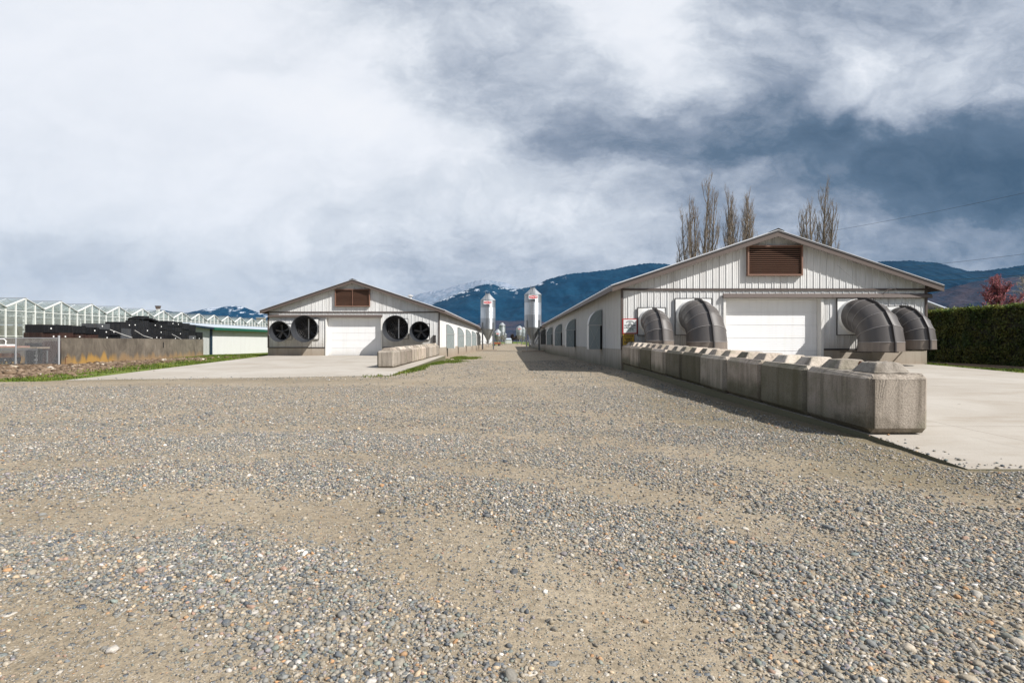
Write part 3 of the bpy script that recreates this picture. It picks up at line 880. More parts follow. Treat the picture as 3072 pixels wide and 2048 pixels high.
def mountain(name, D, prof, depth, mat, label, seed, spur=.22, snow=None, backd=None):
    """Ridge through the photographed skyline points at distance D; slopes run down towards the camera and away behind."""
    px = np.array([q[0] for q in prof], float); py = np.array([q[1] for q in prof], float)
    nx, nt, nb = 420, 46, 10
    X = np.linspace(px[0], px[-1], nx)
    H = np.maximum((1024 - np.interp(X, px, py)) * D / F, 1.0)
    k = np.ones(9) / 9; Hs = np.convolve(np.pad(H, 4, mode='edge'), k, 'valid')
    x0 = (X - 1536) * D / F
    H = Hs + .030 * Hs.max() * (fbm(x0 / (.03 * D), 0 * x0, seed, 5, .6) - .5) + .012 * Hs.max() * (vnoise(x0 / (.0016 * D), 0 * x0, seed + 9) - .5)
    tt = np.concatenate([np.linspace(0, 1, nt), 1 + np.linspace(.08, 1, nb)])
    XX, TT = np.meshgrid(x0, tt); HH = Hs[None, :] + (H - Hs)[None, :] * np.clip(1 - np.abs(TT - 1) * 6, 0, 1) ** 2
    prof_ = np.where(TT <= 1, TT ** 1.15, np.maximum(1 - (TT - 1) * .8, 0))
    YY = D - depth * (1 - TT)
    rid = 1 - np.abs(2 * fbm(XX / (.10 * D) + .35 * TT, YY / (.13 * D), seed + 3, 5, .55) - 1)
    bulge = np.where(TT <= 1, np.sin(np.pi * np.clip(TT, 0, 1)), 0) * spur
    ZZ = HH * np.clip(prof_ + bulge * (rid - .62), 0, 1.0) - 3.0
    nn = len(tt)
    V = np.stack([XX.ravel(), YY.ravel(), ZZ.ravel() + CAM_H], 1)
    i2 = (np.arange(nn - 1)[:, None] * nx + np.arange(nx - 1)[None, :]).ravel()
    q = np.stack([i2, i2 + 1, i2 + 1 + nx, i2 + nx], 1)
    rel = ZZ / np.maximum(HH, 1.0)
    sn = np.ones_like(rel) if snow is None else np.broadcast_to(np.interp(X, [a for a, _ in snow], [b for _, b in snow]), rel.shape)
    o = tri_mesh(name, V, q, mat, True, {'rel': ('FLOAT', rel), 'snow': ('FLOAT', sn)})
    return tag(o, label, 'mountain', kind='structure')


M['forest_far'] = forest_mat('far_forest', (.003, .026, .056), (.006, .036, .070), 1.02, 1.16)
M['forest_pale'] = forest_mat('hazed_snowy_forest', (.15, .19, .245), (.165, .205, .26), .80, 1.10, (.225, .255, .31))  # low-cloud haze painted into these pale forest and snow colours
M['forest_right'] = forest_mat('dark_forest', (.003, .020, .042), (.005, .029, .055), 3.0, 4.0)
M['forest_near'] = forest_mat('near_bare_wood', (.018, .030, .052), (.052, .046, .060), 3.0, 4.0, scale=3.0)

mountain('mountain_centre', 6500, [(1180, 985), (1230, 945), (1290, 915), (1340, 893), (1395, 872), (1440, 855), (1470, 851), (1500, 860), (1540, 866), (1600, 858), (1640, 838), (1690, 822), (1740, 818), (1800, 812), (1850, 806), (1900, 795), (1950, 786), (2000, 790), (2080, 806), (2200, 830), (2400, 860)],
         2600, M['forest_far'], 'dark blue forested mountain with snow patches behind the silver silos', 3, snow=[(1180, .9), (1290, 1.25), (1420, 1.1), (1560, 1.05), (1700, .9), (1780, .35), (1830, 0), (2400, 0)])
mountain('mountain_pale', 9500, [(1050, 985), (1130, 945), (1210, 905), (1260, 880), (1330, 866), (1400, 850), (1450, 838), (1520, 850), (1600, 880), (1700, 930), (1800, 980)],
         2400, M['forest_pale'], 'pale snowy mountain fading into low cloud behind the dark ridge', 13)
mountain('mountain_left', 9000, [(330, 990), (400, 968), (455, 934), (480, 929), (520, 934), (560, 938), (610, 927), (660, 920), (700, 916), (730, 920), (770, 936), (810, 945), (870, 958), (940, 968), (1020, 975), (1130, 985)],
         2400, M['forest_far'], 'blue snow-streaked mountain beyond the greenhouse roofs', 23, snow=[(330, .2), (560, .8), (660, 1.25), (760, 1.1), (1130, .6)])
mountain('mountain_right', 5200, [(2380, 860), (2480, 820), (2560, 795), (2640, 783), (2720, 780), (2800, 785), (2830, 793), (2870, 804), (2900, 812), (2950, 812), (3000, 806), (3072, 794), (3150, 780), (3300, 770)],
         1700, M['forest_right'], 'dark blue wooded ridge beyond the long hedge', 33)
mountain('hill_wooded', 2600, [(2600, 985), (2700, 915), (2760, 890), (2820, 872), (2870, 856), (2930, 842), (3000, 834), (3072, 830), (3160, 826), (3300, 830)],
         900, M['forest_near'], 'nearer purple-brown bare woodland slope beyond the hedge', 43, spur=.35)
mountain('hill_low', 3400, [(1380, 985), (1440, 968), (1490, 960), (1540, 962), (1590, 957), (1640, 966), (1720, 985)],
         900, M['forest_near'], 'low purple-brown wooded hill at the end of the lane', 53, spur=.3)

# ------------------------------------------------------------------ the air between
hz = MB().box(-9000, 9000, -60, 12500, -4.5, 1250)
hm = bpy.data.materials.new('haze_air'); hm.use_nodes = True
t = NT(hm.node_tree)
vol = t.n('ShaderNodeVolumePrincipled', {'Color': (.12, .46, 1.0, 1), 'Density': 8.0e-6, 'Anisotropy': 0.0})
t.n('ShaderNodeOutputMaterial', {'Volume': vol}, out=None)
haze = hz.build('haze', hm)
tag(haze, 'thin blue air between the farm and the mountains', 'haze', kind='stuff')

# ------------------------------------------------------------------ barns
SLOPE = .333


def ribbed(mb, axis, a0, a1, plane, outward, bot, top, pitch=.26, major=.024, minor=.007, n_minor=2):
    """Ribbed metal cladding as one folded sheet; bot / top are functions of the running coordinate."""
    pts = []
    a = a0
    while a < a1 - 1e-6:
        w = pitch
        pts += [(a, 0), (a + .012, 0), (a + .022, major), (a + .042, major), (a + .052, 0)]
        for k in range(n_minor):
            c = a + .052 + (w - .052) * (k + 1) / (n_minor + 1)
            pts += [(c - .014, 0), (c - .008, minor), (c + .008, minor), (c + .014, 0)]
        a += w
    pts = [(min(x, a1), d) for x, d in pts if x <= a1] + [(a1, 0)]
    vs, fs = [], []
    for i, (x, d) in enumerate(pts):
        zb, zt = bot(x), top(x)
        pl = plane + outward * d
        for z in (zb, zt):
            vs.append((x, pl, z) if axis == 'x' else (pl, x, z))
        if i and x - pts[i - 1][0] > 1e-6:
            j = 2 * i
            fs.append((j - 2, j, j + 1, j - 1) if (axis == 'x') == (outward < 0) else (j - 2, j - 1, j + 1, j))
    mb.add(vs, fs)


def roofline(x0, x1, ze):
    xc = (x0 + x1) / 2
    return lambda x: ze + SLOPE * ((xc - x0) - abs(x - xc))


def make_barn(name, label, x0, x1, y0, y1, zt, found_mats, zfound, front=None, over=.42):
    """zt: wall-top height at the eaves. front: dict with the fittings of the end facing the camera."""
    xc = (x0 + x1) / 2
    root = empty(name, (xc, y0, 0), label, 'barn')
    off = (xc, y0, 0)
    rl = roofline(x0, x1, zt)
    # concrete footing walls
    fm = MB()
    zb = -.45
    dl, dr = (front['door'][0] - .1, front['door'][1] + .1) if front else (xc, xc)
    if front:
        fm.box(x0, dl, y0, y0 + .2, zb, zfound); fm.box(dr, x1, y0, y0 + .2, zb, zfound)
    else:
        fm.box(x0, x1, y0, y0 + .2, zb, zfound)
    fm.box(x0, x0 + .2, y0 + .203, y1, zb, zfound); fm.box(x1 - .2, x1, y0 + .203, y1, zb, zfound); fm.box(x0 + .203, x1 - .203, y1 - .2, y1, zb, zfound)
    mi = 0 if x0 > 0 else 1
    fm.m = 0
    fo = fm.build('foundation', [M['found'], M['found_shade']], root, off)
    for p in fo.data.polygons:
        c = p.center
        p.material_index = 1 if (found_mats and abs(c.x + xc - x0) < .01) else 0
    # front cladding
    wf = MB()
    if front:
        d0, d1, zd = front['door'][0], front['door'][1], front['door'][2]
        ribbed(wf, 'x', x0, d0 - .1, y0 + .02, -1, lambda x: zfound, lambda x: min(rl(x), front['belt']))
        ribbed(wf, 'x', d1 + .1, x1, y0 + .02, -1, lambda x: zfound, lambda x: min(rl(x), front['belt']))
        ribbed(wf, 'x', d0 - .1, d1 + .1, y0 + .02, -1, lambda x: zd + .06, lambda x: front['belt'])
        xk = lambda z: x0 + max(0, (z - zt) / SLOPE)
        # gable in two halves meeting under the ridge
        ribbed(wf, 'x', x0, xc, y0 + .02, -1, lambda x: min(front['belt'], rl(x)), rl)
        ribbed(wf, 'x', xc, x1, y0 + .02, -1, lambda x: min(front['belt'], rl(x)), rl)
    else:
        ribbed(wf, 'x', x0, xc, y0 + .02, -1, lambda x: zfound, rl); ribbed(wf, 'x', xc, x1, y0 + .02, -1, lambda x: zfound, rl)
    wf.build('front_wall', M['siding'], root, off)
    ws = MB()
    ribbed(ws, 'y', y0 + .02, y1, x0 + .02, -1, lambda y: zfound, lambda y: zt, pitch=.22, major=.016, minor=.010, n_minor=2)
    ribbed(ws, 'y', y0 + .02, y1, x1 - .02, 1, lambda y: zfound, lambda y: zt, pitch=.22, major=.016, minor=.010, n_minor=2)
    ws.build('side_wall', M['siding_grey'], root, off)
    MB().prism([(x0, y1, zfound), (x1, y1, zfound), (x1, y1, zt), (xc, y1, rl(xc)), (x0, y1, zt)], (0, -.05, 0)).build('rear_wall', M['siding'], root, off)
    # corner trims
    for xa, xb in ((x0 - .012, x0 + .075), (x1 - .075, x1 + .012)):
        MB().box(xa, xb, y0 - .030, y0 + .06, zfound - .02, zt - .02).build('corner_trim', M['brown'], root, off)
    # roof: two sheets, ridge cap, barge boards, soffit
    yo = y0 - .36; ye = y1 + .3
    th = .036
    xe0, xe1 = x0 - over, x1 + over
    ze = zt - SLOPE * over + .07
    zr = ze + SLOPE * (xc - xe0)
    rf = MB()
    rf.prism([(xe0, yo, ze), (xc, yo, zr), (xc, yo, zr + th), (xe0, yo, ze + th)], (0, ye - yo, 0))
    rf.prism([(xc, yo, zr), (xe1, yo, ze), (xe1, yo, ze + th), (xc, yo, zr + th)], (0, ye - yo, 0))
    rib_n = int((ye - yo) / .6)
    for k in range(rib_n):
        yk = yo + .3 + k * .6
        for xa, xb in ((xe0, xc), (xe1, xc)):
            rf.obox(((xa + xb) / 2, yk, (ze + zr) / 2 + th + .012), ((xb - xa) / 2, 0, (zr - ze) / 2), (0, .02, 0), (0, 0, .012))
    roof = rf.build('roof', M['roof'], root, off)
    MB().prism([(xc - .25, yo - .01, zr + th - .25 * SLOPE + .03), (xc, yo - .01, zr + th + .03), (xc + .25, yo - .01, zr + th - .25 * SLOPE + .03), (xc, yo - .01, zr + th + .055)], (0, ye - yo + .02, 0)).build('ridge_cap', M['dark'], roof, off)
    for sgn in (-1, 1):
        xe = xe0 if sgn < 0 else xe1
        P = lambda dx, dz: (xe + (xc - xe) * dx, 0, ze + (zr - ze) * dx + dz)
        # barge board under the front edge: dark strip painted as the roof edge's shadow, over a brown board
        a, b = P(0, 0), P(1, 0)
        MB().prism([(a[0], yo - .012, a[2] - .060), (b[0], yo - .012, b[2] - .060), (b[0], yo - .012, b[2] + .008), (a[0], yo - .012, a[2] + .008)], (0, .010, 0)).build('edge_shadow', M['dark'], roof, off)
        MB().prism([(a[0], yo + .004, a[2] - .230), (b[0], yo + .004, b[2] - .230), (b[0], yo + .004, b[2] - .003), (a[0], yo + .004, a[2] - .003)], (0, .04, 0)).build('barge_board', M['fascia'], roof, off)
        MB().prism([(a[0] + sgn * .0, yo + .048, a[2] - .19), (a[0], yo + .048, a[2] - .003), (a[0] - sgn * .03, yo + .048, a[2] - .003), (a[0] - sgn * .03, yo + .048, a[2] - .19)], (0, ye - yo - .05, 0)).build('eave_board', M['fascia'], roof, off)
        # soffit under the eave
        xw = x0 if sgn < 0 else x1
        MB().box(min(xe - sgn * .034, xw + sgn * .02), max(xe - sgn * .034, xw + sgn * .02), yo + .05, ye - .05, zt - .09, zt - .06).build('soffit', M['fascia'], roof, off)
    if not front: return root
    # belt board, track cover
    b = front['belt']
    MB().box(x0 + .08, x1 - .08, y0 - .035, y0 - .006, b - .045, b + .035).build('belt_board', M['brown'], root, off)
    MB().box(x0 + .08, d0 - .1, y0 - .03, y0 - .004, zfound - .035, zfound + .025).build('base_flashing', M['dark'], root, off)
    MB().box(d1 + .1, x1 - .08, y0 - .03, y0 - .004, zfound - .035, zfound + .025).build('base_flashing', M['dark'], root, off)
    h0, h1, hz0, hz1 = front['track']
    MB().prism([(h0, y0 - .03, hz1), (h0, y0 - .13, hz1 - .04), (h0, y0 - .15, hz0 + .015), (h0, y0 - .13, hz0), (h0, y0 - .03, hz0 + .02)], (h1 - h0, 0, 0)).build('track_cover', M['fascia'], root, off)
    # sectional door
    dz0 = front['door'][3]
    dm = MB(); npan = 5; ph = (zd - dz0) / npan
    for k in range(npan):
        za, zb_ = dz0 + k * ph, dz0 + (k + 1) * ph - .005
        m_ = 6
        prof = []
        for j in range(m_):
            zz0 = za + (zb_ - za) * j / m_; zz1 = za + (zb_ - za) * (j + 1) / m_
            prof += [(zz0 + .004, 0.0), (zz0 + .012, -.003), (zz1 - .012, -.003), (zz1 - .004, 0.0)]
        vs = []
        for z, dy in prof: vs += [(d0, y0 + .27 + dy, z), (d1, y0 + .27 + dy, z)]
        dm.add(vs, [(2 * j, 2 * j + 1, 2 * j + 3, 2 * j + 2) for j in range(len(prof) - 1)])
    dm.box(d0, d1, y0 + .278, y0 + .32, dz0, zd)
    door = dm.build('overhead_door', M['door'], root, off)
    MB().box(d0, d1, y0 + .26, y0 + .31, dz0 - .05, dz0 - .003).build('bottom_seal', M['dark'], door, off)
    jm = MB()
    jm.box(d0 - .1, d0 - .003, y0 - .045, y0 + .34, dz0 - .3, zd + .06); jm.box(d1 + .003, d1 + .1, y0 - .045, y0 + .34, dz0 - .3, zd + .06); jm.box(d0, d1, y0 - .04, y0 + .34, zd + .003, zd + .06)
    jm.build('door_frame', M['frame_white'], root, off)
    # louvred gable vent
    vx0, vx1, vz0, vz1 = front['vent']
    vf = MB()
    w = .06; yv = y0 - .16
    vf.box(vx0, vx0 + w, yv, y0 - .01, vz0, vz1); vf.box(vx1 - w, vx1, yv, y0 - .01, vz0, vz1)
    vf.box(vx0 + w, vx1 - w, yv, y0 - .01, vz0, vz0 + w); vf.box(vx0 + w, vx1 - w, yv, y0 - .01, vz1 - w, vz1)
    vent = vf.build('gable_vent', M['louvre'], root, off)
    sl = MB(); ns = 14; hh = (vz1 - vz0 - 2 * w) / ns
    for k in range(ns):
        z = vz0 + w + (k + .5) * hh
        sl.obox(((vx0 + vx1) / 2, y0 - .075, z), ((vx1 - vx0) / 2 - w - .003, 0, 0), (0, .030, .010), (0, -.003, .008))
    if front.get('mullion'): sl.box((vx0 + vx1) / 2 - .02, (vx0 + vx1) / 2 + .02, yv + .012, yv + .03, vz0 + w + .003, vz1 - w - .003)
    sl.build('louvre_slats', M['louvre'], vent, off)
    MB().box(vx0 + w, vx1 - w, y0 - .022, y0 - .012, vz0 + w, vz1 - w).build('vent_opening', M['void'], vent, off)
    return root


def zwall(py, Y): return CAM_H + (1024 - py) * Y / F


barn_r = make_barn('poultry_barn', 'long cream metal barn with grey elbow exhaust hoods, nearest the camera', XR, 16.5, YR, 73.0, 3.42, True, .86,
                   dict(door=(8.50, 12.27, 2.86, .27), belt=3.24, track=(8.36, 16.62, 2.89, 3.07), vent=(9.31, 11.50, 3.77, 4.97)))
barn_l = make_barn('poultry_barn', 'cream metal barn with four round black fan cones on its gable, farther from the camera', -17.4, XL, YL, 82.0, 3.42, False, .74,
                   dict(door=(-13.2, -9.34, 2.86, .17), belt=3.26, track=(-17.36, -9.24, 2.89, 3.07), vent=(-12.58, -10.10, 3.65, 4.89), mullion=True))
make_barn('poultry_barn', 'second cream barn behind the one with the elbow hoods, in line with it', XR + .16, 16.3, 75.5, 150.0, 3.36, True, .75)
make_barn('poultry_barn', 'second cream barn behind the one with the black fans, in line with it', -17.2, XL - .16, 84.5, 150.0, 3.36, False, .72)
# little fittings on the far barn
jb = MB().cbox(-5.62, -5.42, YL - .14, YL - .01, 1.08, 1.62, .012).build('junction_box', M['dark'], barn_l, barn_l.location)
rv = MB(); vx, vy = -8.05, 44.0; vz = 3.42 + .07 - SLOPE * .42 + SLOPE * (XL + .42 - vx)
rv.lathe([(.13, 0), (.13, .32)], (vx, vy, vz - .05), n=14); rv.lathe([(0, .50), (.24, .38), (.24, .34), (0, .34)], (vx, vy, vz - .05), n=14)
rv.build('roof_vent', M['strut'], barn_l, barn_l.location)

# ------------------------------------------------------------------ elbow exhaust hoods
def make_hood(loc, label, psize, rad, reach, zc, zbot):
    """Mounting panel on the wall, a five-piece elbow that turns down, flange over its spine."""
    root = empty('exhaust_hood', loc, label, 'exhaust hood', 'elbow exhaust hoods on the near barn')
    h = psize / 2
    pm = MB()
    pm.box(-h, h, -.06, -.03, zc - h, zc + h)
    panel = pm.build('mounting_panel', M['panel'], root)
    fr = MB()
    for a, b in ((-h - .02, -h), (h, h + .02)): fr.box(a, b, -.075, -.02, zc - h - .02, zc + h + .02)
    fr.box(-h, h, -.075, -.02, zc + h, zc + h + .02); fr.box(-h, h, -.075, -.02, zc - h - .02, zc - h)
    fr.build('panel_frame', M['dark'], panel)
    Rb = reach - .22; Rz = zc - zbot - .34
    n = 40
    # flare from panel to tube
    fl = MB(); r1 = rad * .90
    fl.lathe([(min(h * .97, r1 * 1.16), .062), (r1 * 1.04, .13), (r1, .22)], (0, 0, zc), '-Y', n)
    fl.build('collar', M['panel'], panel)
    # elbow segments
    def ring(a, r):
        cy, cz = -.22 - Rb * math.sin(a), zc - Rz + Rz * math.cos(a)
        ty, tz = -Rb * math.cos(a), -Rz * math.sin(a); tl = math.hypot(ty, tz); ty /= tl; tz /= tl     # direction of travel
        out = []
        for k in range(n):
            th = 2 * math.pi * k / n
            ux = math.cos(th) * r; uu = math.sin(th) * r
            out.append((ux, cy + uu * tz, cz - uu * ty))
        return out
    nseg = 5
    body = MB(); seams = MB(); spine = []
    def spine_pt(a, r):
        cy, cz = -.22 - Rb * math.sin(a), zc - Rz + Rz * math.cos(a)
        ty, tz = -Rb * math.cos(a), -Rz * math.sin(a); tl = math.hypot(ty, tz)
        return (0, cy + r * tz / tl, cz - r * ty / tl)
    for k in range(nseg):
        a0, a1 = math.pi / 2 * k / nseg, math.pi / 2 * (k + 1) / nseg
        ra = r1 + (rad - r1) * k / nseg; rb_ = r1 + (rad - r1) * (k + 1) / nseg
        A, B = ring(a0, ra), ring(a1, rb_)
        body.add(A + B, [(i, (i + 1) % n, n + (i + 1) % n, n + i) for i in range(n)], True)
        if k:
            seams.tube(ring(a0, ra + .004) + [ring(a0, ra + .004)[0]], .011, 5)
        spine.append((a0, ra))
    spine.append((math.pi / 2, rad))
    elbow = body.build('elbow', M['plastic'], root)
    zend = zc - Rz
    sk = MB()
    sk.lathe([(rad, 0), (rad * 1.005, zbot - zend)], (0, -.22 - Rb, zend), 'Z', n)
    sk.lathe([(rad * 1.02, zbot - zend), (rad * 1.02, zbot - zend + .03), (rad * .97, zbot - zend + .03)], (0, -.22 - Rb, zend), 'Z', n)
    sk.build('outlet_ring', M['plastic_brown'], root)
    seams.tube(ring(math.pi / 2, rad + .004) + [ring(math.pi / 2, rad + .004)[0]], .011, 5)
    seams.build('seams', M['seam'], elbow)
    # upstanding flange along the spine where the two halves are joined
    fg = MB(); pts = []
    for a, r in spine: pts.append((spine_pt(a, r - .02), spine_pt(a, r + .085)))
    pts.append(((0, -.22 - Rb - rad + .02, zbot + .01), (0, -.22 - Rb - rad - .085, zbot + .01)))
    for (p0, q0), (p1, q1) in zip(pts[:-1], pts[1:]):
        vs = [(s_, p[1], p[2]) for p in (p0, q0, q1, p1) for s_ in (-.022,)] + [(s_, p[1], p[2]) for p in (p0, q0, q1, p1) for s_ in (.022,)]
        fg.add(vs, [(0, 1, 2, 3), (7, 6, 5, 4), (1, 5, 6, 2), (0, 4, 5, 1), (2, 6, 7, 3)])
    fg.build('spine_flange', M['flange_dark'], root)
    for s_ in (-.75, .6):
        br = MB().box(rad * s_ - .02, rad * s_ + .02, -.22 - Rb - rad * .4, -.03, zbot - .045, zbot - .012)
        br.build('support_bracket', M['dark'], root)
    return root


zp = zwall(949.7, YR)
make_hood((7.20, YR, 0), 'large grey elbow exhaust hood between the small hood by the signs and the white door', 1.43, .72, 1.55, zp, .82)
make_hood((5.54, YR, 0), 'small grey elbow exhaust hood beside the red and yellow warning signs', 1.08, .53, 1.20, zwall(964, YR), .86)
make_hood((13.62, YR, 0), 'large grey elbow exhaust hood on the hedge side of the white door', 1.43, .74, 1.58, zp, .80)
make_hood((15.27, YR, 0), 'small grey elbow exhaust hood at the barn corner next to the hedge', 1.08, .55, 1.22, zwall(960, YR), .88)
M['steel_mid'] = weathered('wire_steel', (.22, .21, .20), .5, .1, .05)
cb = MB()
for (a, b) in (((5.54, YR - .62, 2.52), (5.98, YR - .04, 3.2)), ((13.62, YR - 1.0, 2.95), (12.9, YR - .05, 4.2)), ((15.27, YR - .62, 2.6), (14.7, YR - .05, 3.9))):
    c_ = MB().tube([a, b], .0045, 5).build('hood_tie_wire', M['steel_mid'])
    tag(c_, {0: 'thin steel tie wire slanting up from the small hood beside the warning signs', 1: 'thin steel tie wire slanting up from the large hood on the hedge side', 2: 'thin steel tie wire slanting up from the small hood at the hedge corner'}[len(cb.v)], 'wire', 'tie wires above the elbow hoods')
    cb.v.append(0)
tag(MB().tube([at(2642, 896, YR - .05), at(2650, 880, YR - .14), at(2663, 869, YR - .16), at(2690, 865, YR - .06)], .014, 6).build('conduit', M['fascia']), 'short bent conduit on the siding above the hoods', 'conduit')

# ------------------------------------------------------------------ round fans on the far barn
def make_fan(loc, label, psize, r0, r1, depth, zc, kind):
    root = empty('exhaust_fan', loc, label, 'fan', 'round black exhaust fans on the far barn')
    h = psize / 2
    panel = MB().box(-h, h, -.07, -.03, zc - h, zc + h).build('mounting_panel', M['panel'], root)
    fr = MB()
    for a, b in ((-h - .025, -h), (h, h + .025)): fr.box(a, b, -.085, -.02, zc - h - .025, zc + h + .025)
    fr.box(-h, h, -.085, -.02, zc + h, zc + h + .025); fr.box(-h, h, -.085, -.02, zc - h - .025, zc - h)
    fr.build('panel_frame', M['dark'], panel)
    cn = MB(); n = 48
    cn.lathe([(r0, .072), (r0 + (r1 - r0) * .45, .072 + (depth - .07) * .5), (r1, depth), (r1 + .035, depth + .012), (r1 + .04, depth - .02), (r0 + .03, .072)], (0, 0, zc), '-Y', n)
    cone = cn.build('cone', M['fan_black'], root)
    MB().lathe([(r0 - .002, .085), (0, .085)], (0, 0, zc), '-Y', n).build('shutter', M['void'], root)
    gd = MB()
    yg = -(.12 if kind == 'blade' else depth * .42)
    rg = r0 if kind == 'blade' else r0 + (r1 - r0) * .38
    if kind == 'blade':
        hub = MB().lathe([(.0, .40), (.10, .40), (.10, .22), (0, .22)], (0, 0, zc), '-Y', 16).build('hub', M['blade'], root)
        for k in range(5):
            a = math.radians(25 + 72 * k)
            d = Vector((math.cos(a), 0, math.sin(a))); q = Vector((-math.sin(a), 0, math.cos(a)))
            bl = MB(); c0 = Vector((0, -.31, zc))
            sec = []
            for f, w, tw in ((.10, .055, .9), (.45, .075, .7), (.94, .085, .5)):
                p = c0 + d * (r0 * f)
                wv = q * (w * math.cos(tw)) + Vector((0, 1, 0)) * (w * math.sin(tw)); tv = wv.cross(d).normalized() * .008
                sec.append([p - wv - tv, p + wv - tv, p + wv + tv, p - wv + tv])
            for s0, s1 in zip(sec[:-1], sec[1:]):
                bl.add(s0 + s1, [(i, (i + 1) % 4, 4 + (i + 1) % 4, 4 + i) for i in range(4)])
            bl.add(sec[-1], [(0, 1, 2, 3)])
            bl.build('blade', M['blade'], root)
        st = MB()
        for a in (100, 220, 340):
            a = math.radians(a); st.tube([(0, -.45, zc), (r0 * math.cos(a) * 1.05, -.45, zc + r0 * math.sin(a) * 1.05)], .018, 6)
        st.build('motor_mount', M['fan_black'], root)
    else:
        for k in range(6):
            r = rg * (k + 1) / 6
            gd.lathe([(r, -yg), (r - .007, -yg + .006), (r - .012, -yg)], (0, 0, zc), '-Y', 32)
        for k in range(10):
            a = math.pi * k / 10
            gd.tube([(-rg * math.cos(a), yg, zc - rg * math.sin(a)), (rg * math.cos(a), yg, zc + rg * math.sin(a))], .005, 4)
        gd.build('wire_guard', M['blade'], root)
        for k in range(6):
            a = math.radians(15 + 60 * k)
            d = Vector((math.cos(a), 0, math.sin(a))); q = Vector((-math.sin(a), .5, math.cos(a))).normalized()
            MB().obox(Vector((0, -.24, zc)) + d * r0 * .53, d * r0 * .42, q * .09, q.cross(d) * .006).build('blade', M['fan_inner'], root)
        MB().box(.10, .17, yg - .05, yg - .02, zc - rg * .92, zc + rg * .92).build('strut', M['strut'], root)
    return root


zf = zwall(986.7, YL)
make_fan((-14.46, YL, 0), 'large black fan cone beside the white door, on the side of the green-trimmed shed', 1.42, .69, .90, .95, zf, 'guard')
make_fan((-16.22, YL, 0), 'small black fan with grey blades at the barn corner near the green-trimmed shed', 1.10, .53, .69, .90, zwall(994.5, YL), 'blade')
make_fan((-8.11, YL, 0), 'large black fan cone beside the white door, above the row of concrete blocks', 1.42, .69, .88, 1.0, zwall(986, YL), 'guard')
make_fan((-6.42, YL, 0), 'small black fan with grey blades at the barn corner by the gravel lane', 1.10, .53, .68, .95, zwall(995, YL), 'blade')

# ------------------------------------------------------------------ curved air inlets along the long walls
def make_inlet(xw, y, sgn, label, gap=.09, prot=.64, length=.62, z0=.80, zs=1.95, ztop=2.70, dark=False):
    """sgn: direction away from the wall along x."""
    root = empty('air_inlet', (xw, y, 0), label, 'air inlet', 'curved air inlets along the barn side walls')
    prof = [(0, z0), (prot, z0), (prot, zs)]
    arc = [(prot * math.cos(a), zs + (ztop - zs) * math.sin(a)) for a in [math.pi / 2 * k / 10 for k in range(1, 11)]]
    prof += arc
    q = [(sgn * p[0], p[1]) for p in prof]
    sh = MB()
    outer = q[1:]
    vs = []
    for x, z in outer: vs += [(x, 0, z), (x, length, z)]
    sh.add(vs, [(2 * i, 2 * i + 1, 2 * i + 3, 2 * i + 2) for i in range(len(outer) - 1)], True)
    inner = [(x * .96, z - .018) for x, z in outer]
    vs = []
    for x, z in inner: vs += [(x, 0.003, z), (x, length - .003, z)]
    sh.add(vs, [(2 * i, 2 * i + 2, 2 * i + 3, 2 * i + 1) for i in range(len(outer) - 1)], True)
    sh.build('shell', M['siding_grey'] if not dark else M['poly_dark'], root)
    for yy in (.0, length):
        e = MB()
        pts = [(sgn * .13 if k == 0 else q[k][0], q[k][1]) for k in range(len(q))]
        low = [(sgn * gap, yy, z0), (sgn * prot * .985, yy, z0), (sgn * prot * .985, yy, zs - .02), (sgn * gap, yy, zs - .02)]
        e.prism(low, (0, .012, 0))
        top = [(sgn * .02, yy, zs + .02), (sgn * prot * .985, yy, zs + .02)] + [(x * .985, yy, z - .008) for x, z in q[3:-1]] + [(sgn * .02, yy, ztop - .01)]
        e.prism(top, (0, .012, 0))
        ep = e.build('end_panel', M['poly_dark'] if dark else M['poly'], root)
        fr = MB()
        fr.obox((sgn * prot / 2, yy - .01, zs), (prot / 2 + .05, 0, 0), (0, .012, 0), (0, 0, .02))
        fr.build('cross_rail', M['strut'] if not dark else M['dark'], ep)
        edge = MB().tube([(x * .995, yy - .004, z) for x, z in q[1:]], .016, 5)
        edge.build('edge_trim', M['frame_white'] if not dark else M['dark'], ep)
        if not dark:
            MB().tube([(sgn * .16, yy - .004, z0 + .05), (sgn * prot * .93, yy - .004, zs - .1)], .006, 4).tube([(sgn * prot * .93, yy - .004, z0 + .05), (sgn * .16, yy - .004, zs - .1)], .006, 4).tube([(sgn * prot * .8, yy - .004, zs + .1), (sgn * .1, yy - .004, ztop - .2)], .006, 4).build('brace', M['strut'], ep)
    if gap > .05: MB().box(min(sgn * .006, sgn * .07), max(sgn * .006, sgn * .07), .02, length - .02, z0, zs).build('opening', M['void'], root)
    return root


nth = ['nearest', 'second', 'third', 'fourth']
for k, y in enumerate((26.7, 37.8, 48.2, 59.5)):
    make_inlet(XR - .012, y, -1, f'shaded grey quarter-arch air inlet, {nth[k]} from the gable along the barn with elbow hoods')
for k, y in enumerate((43.75, 52.8, 62.2, 71.4)):
    make_inlet(XL + .012, y, 1, f'sunlit grey-green quarter-arch air inlet, {nth[k]} from the gable along the barn with black fans', gap=.015, prot=.60, z0=.64, zs=1.75, ztop=2.52)
make_inlet(XR - .05, 70.4, -1, 'dark quarter-arch air inlet beside the silver silo with the curved auger', dark=True)
make_inlet(XL + .02, 79.6, 1, 'dark quarter-arch air inlet behind the farther silver silo', gap=.015, prot=.6, z0=.64, zs=1.75, ztop=2.5, dark=True)

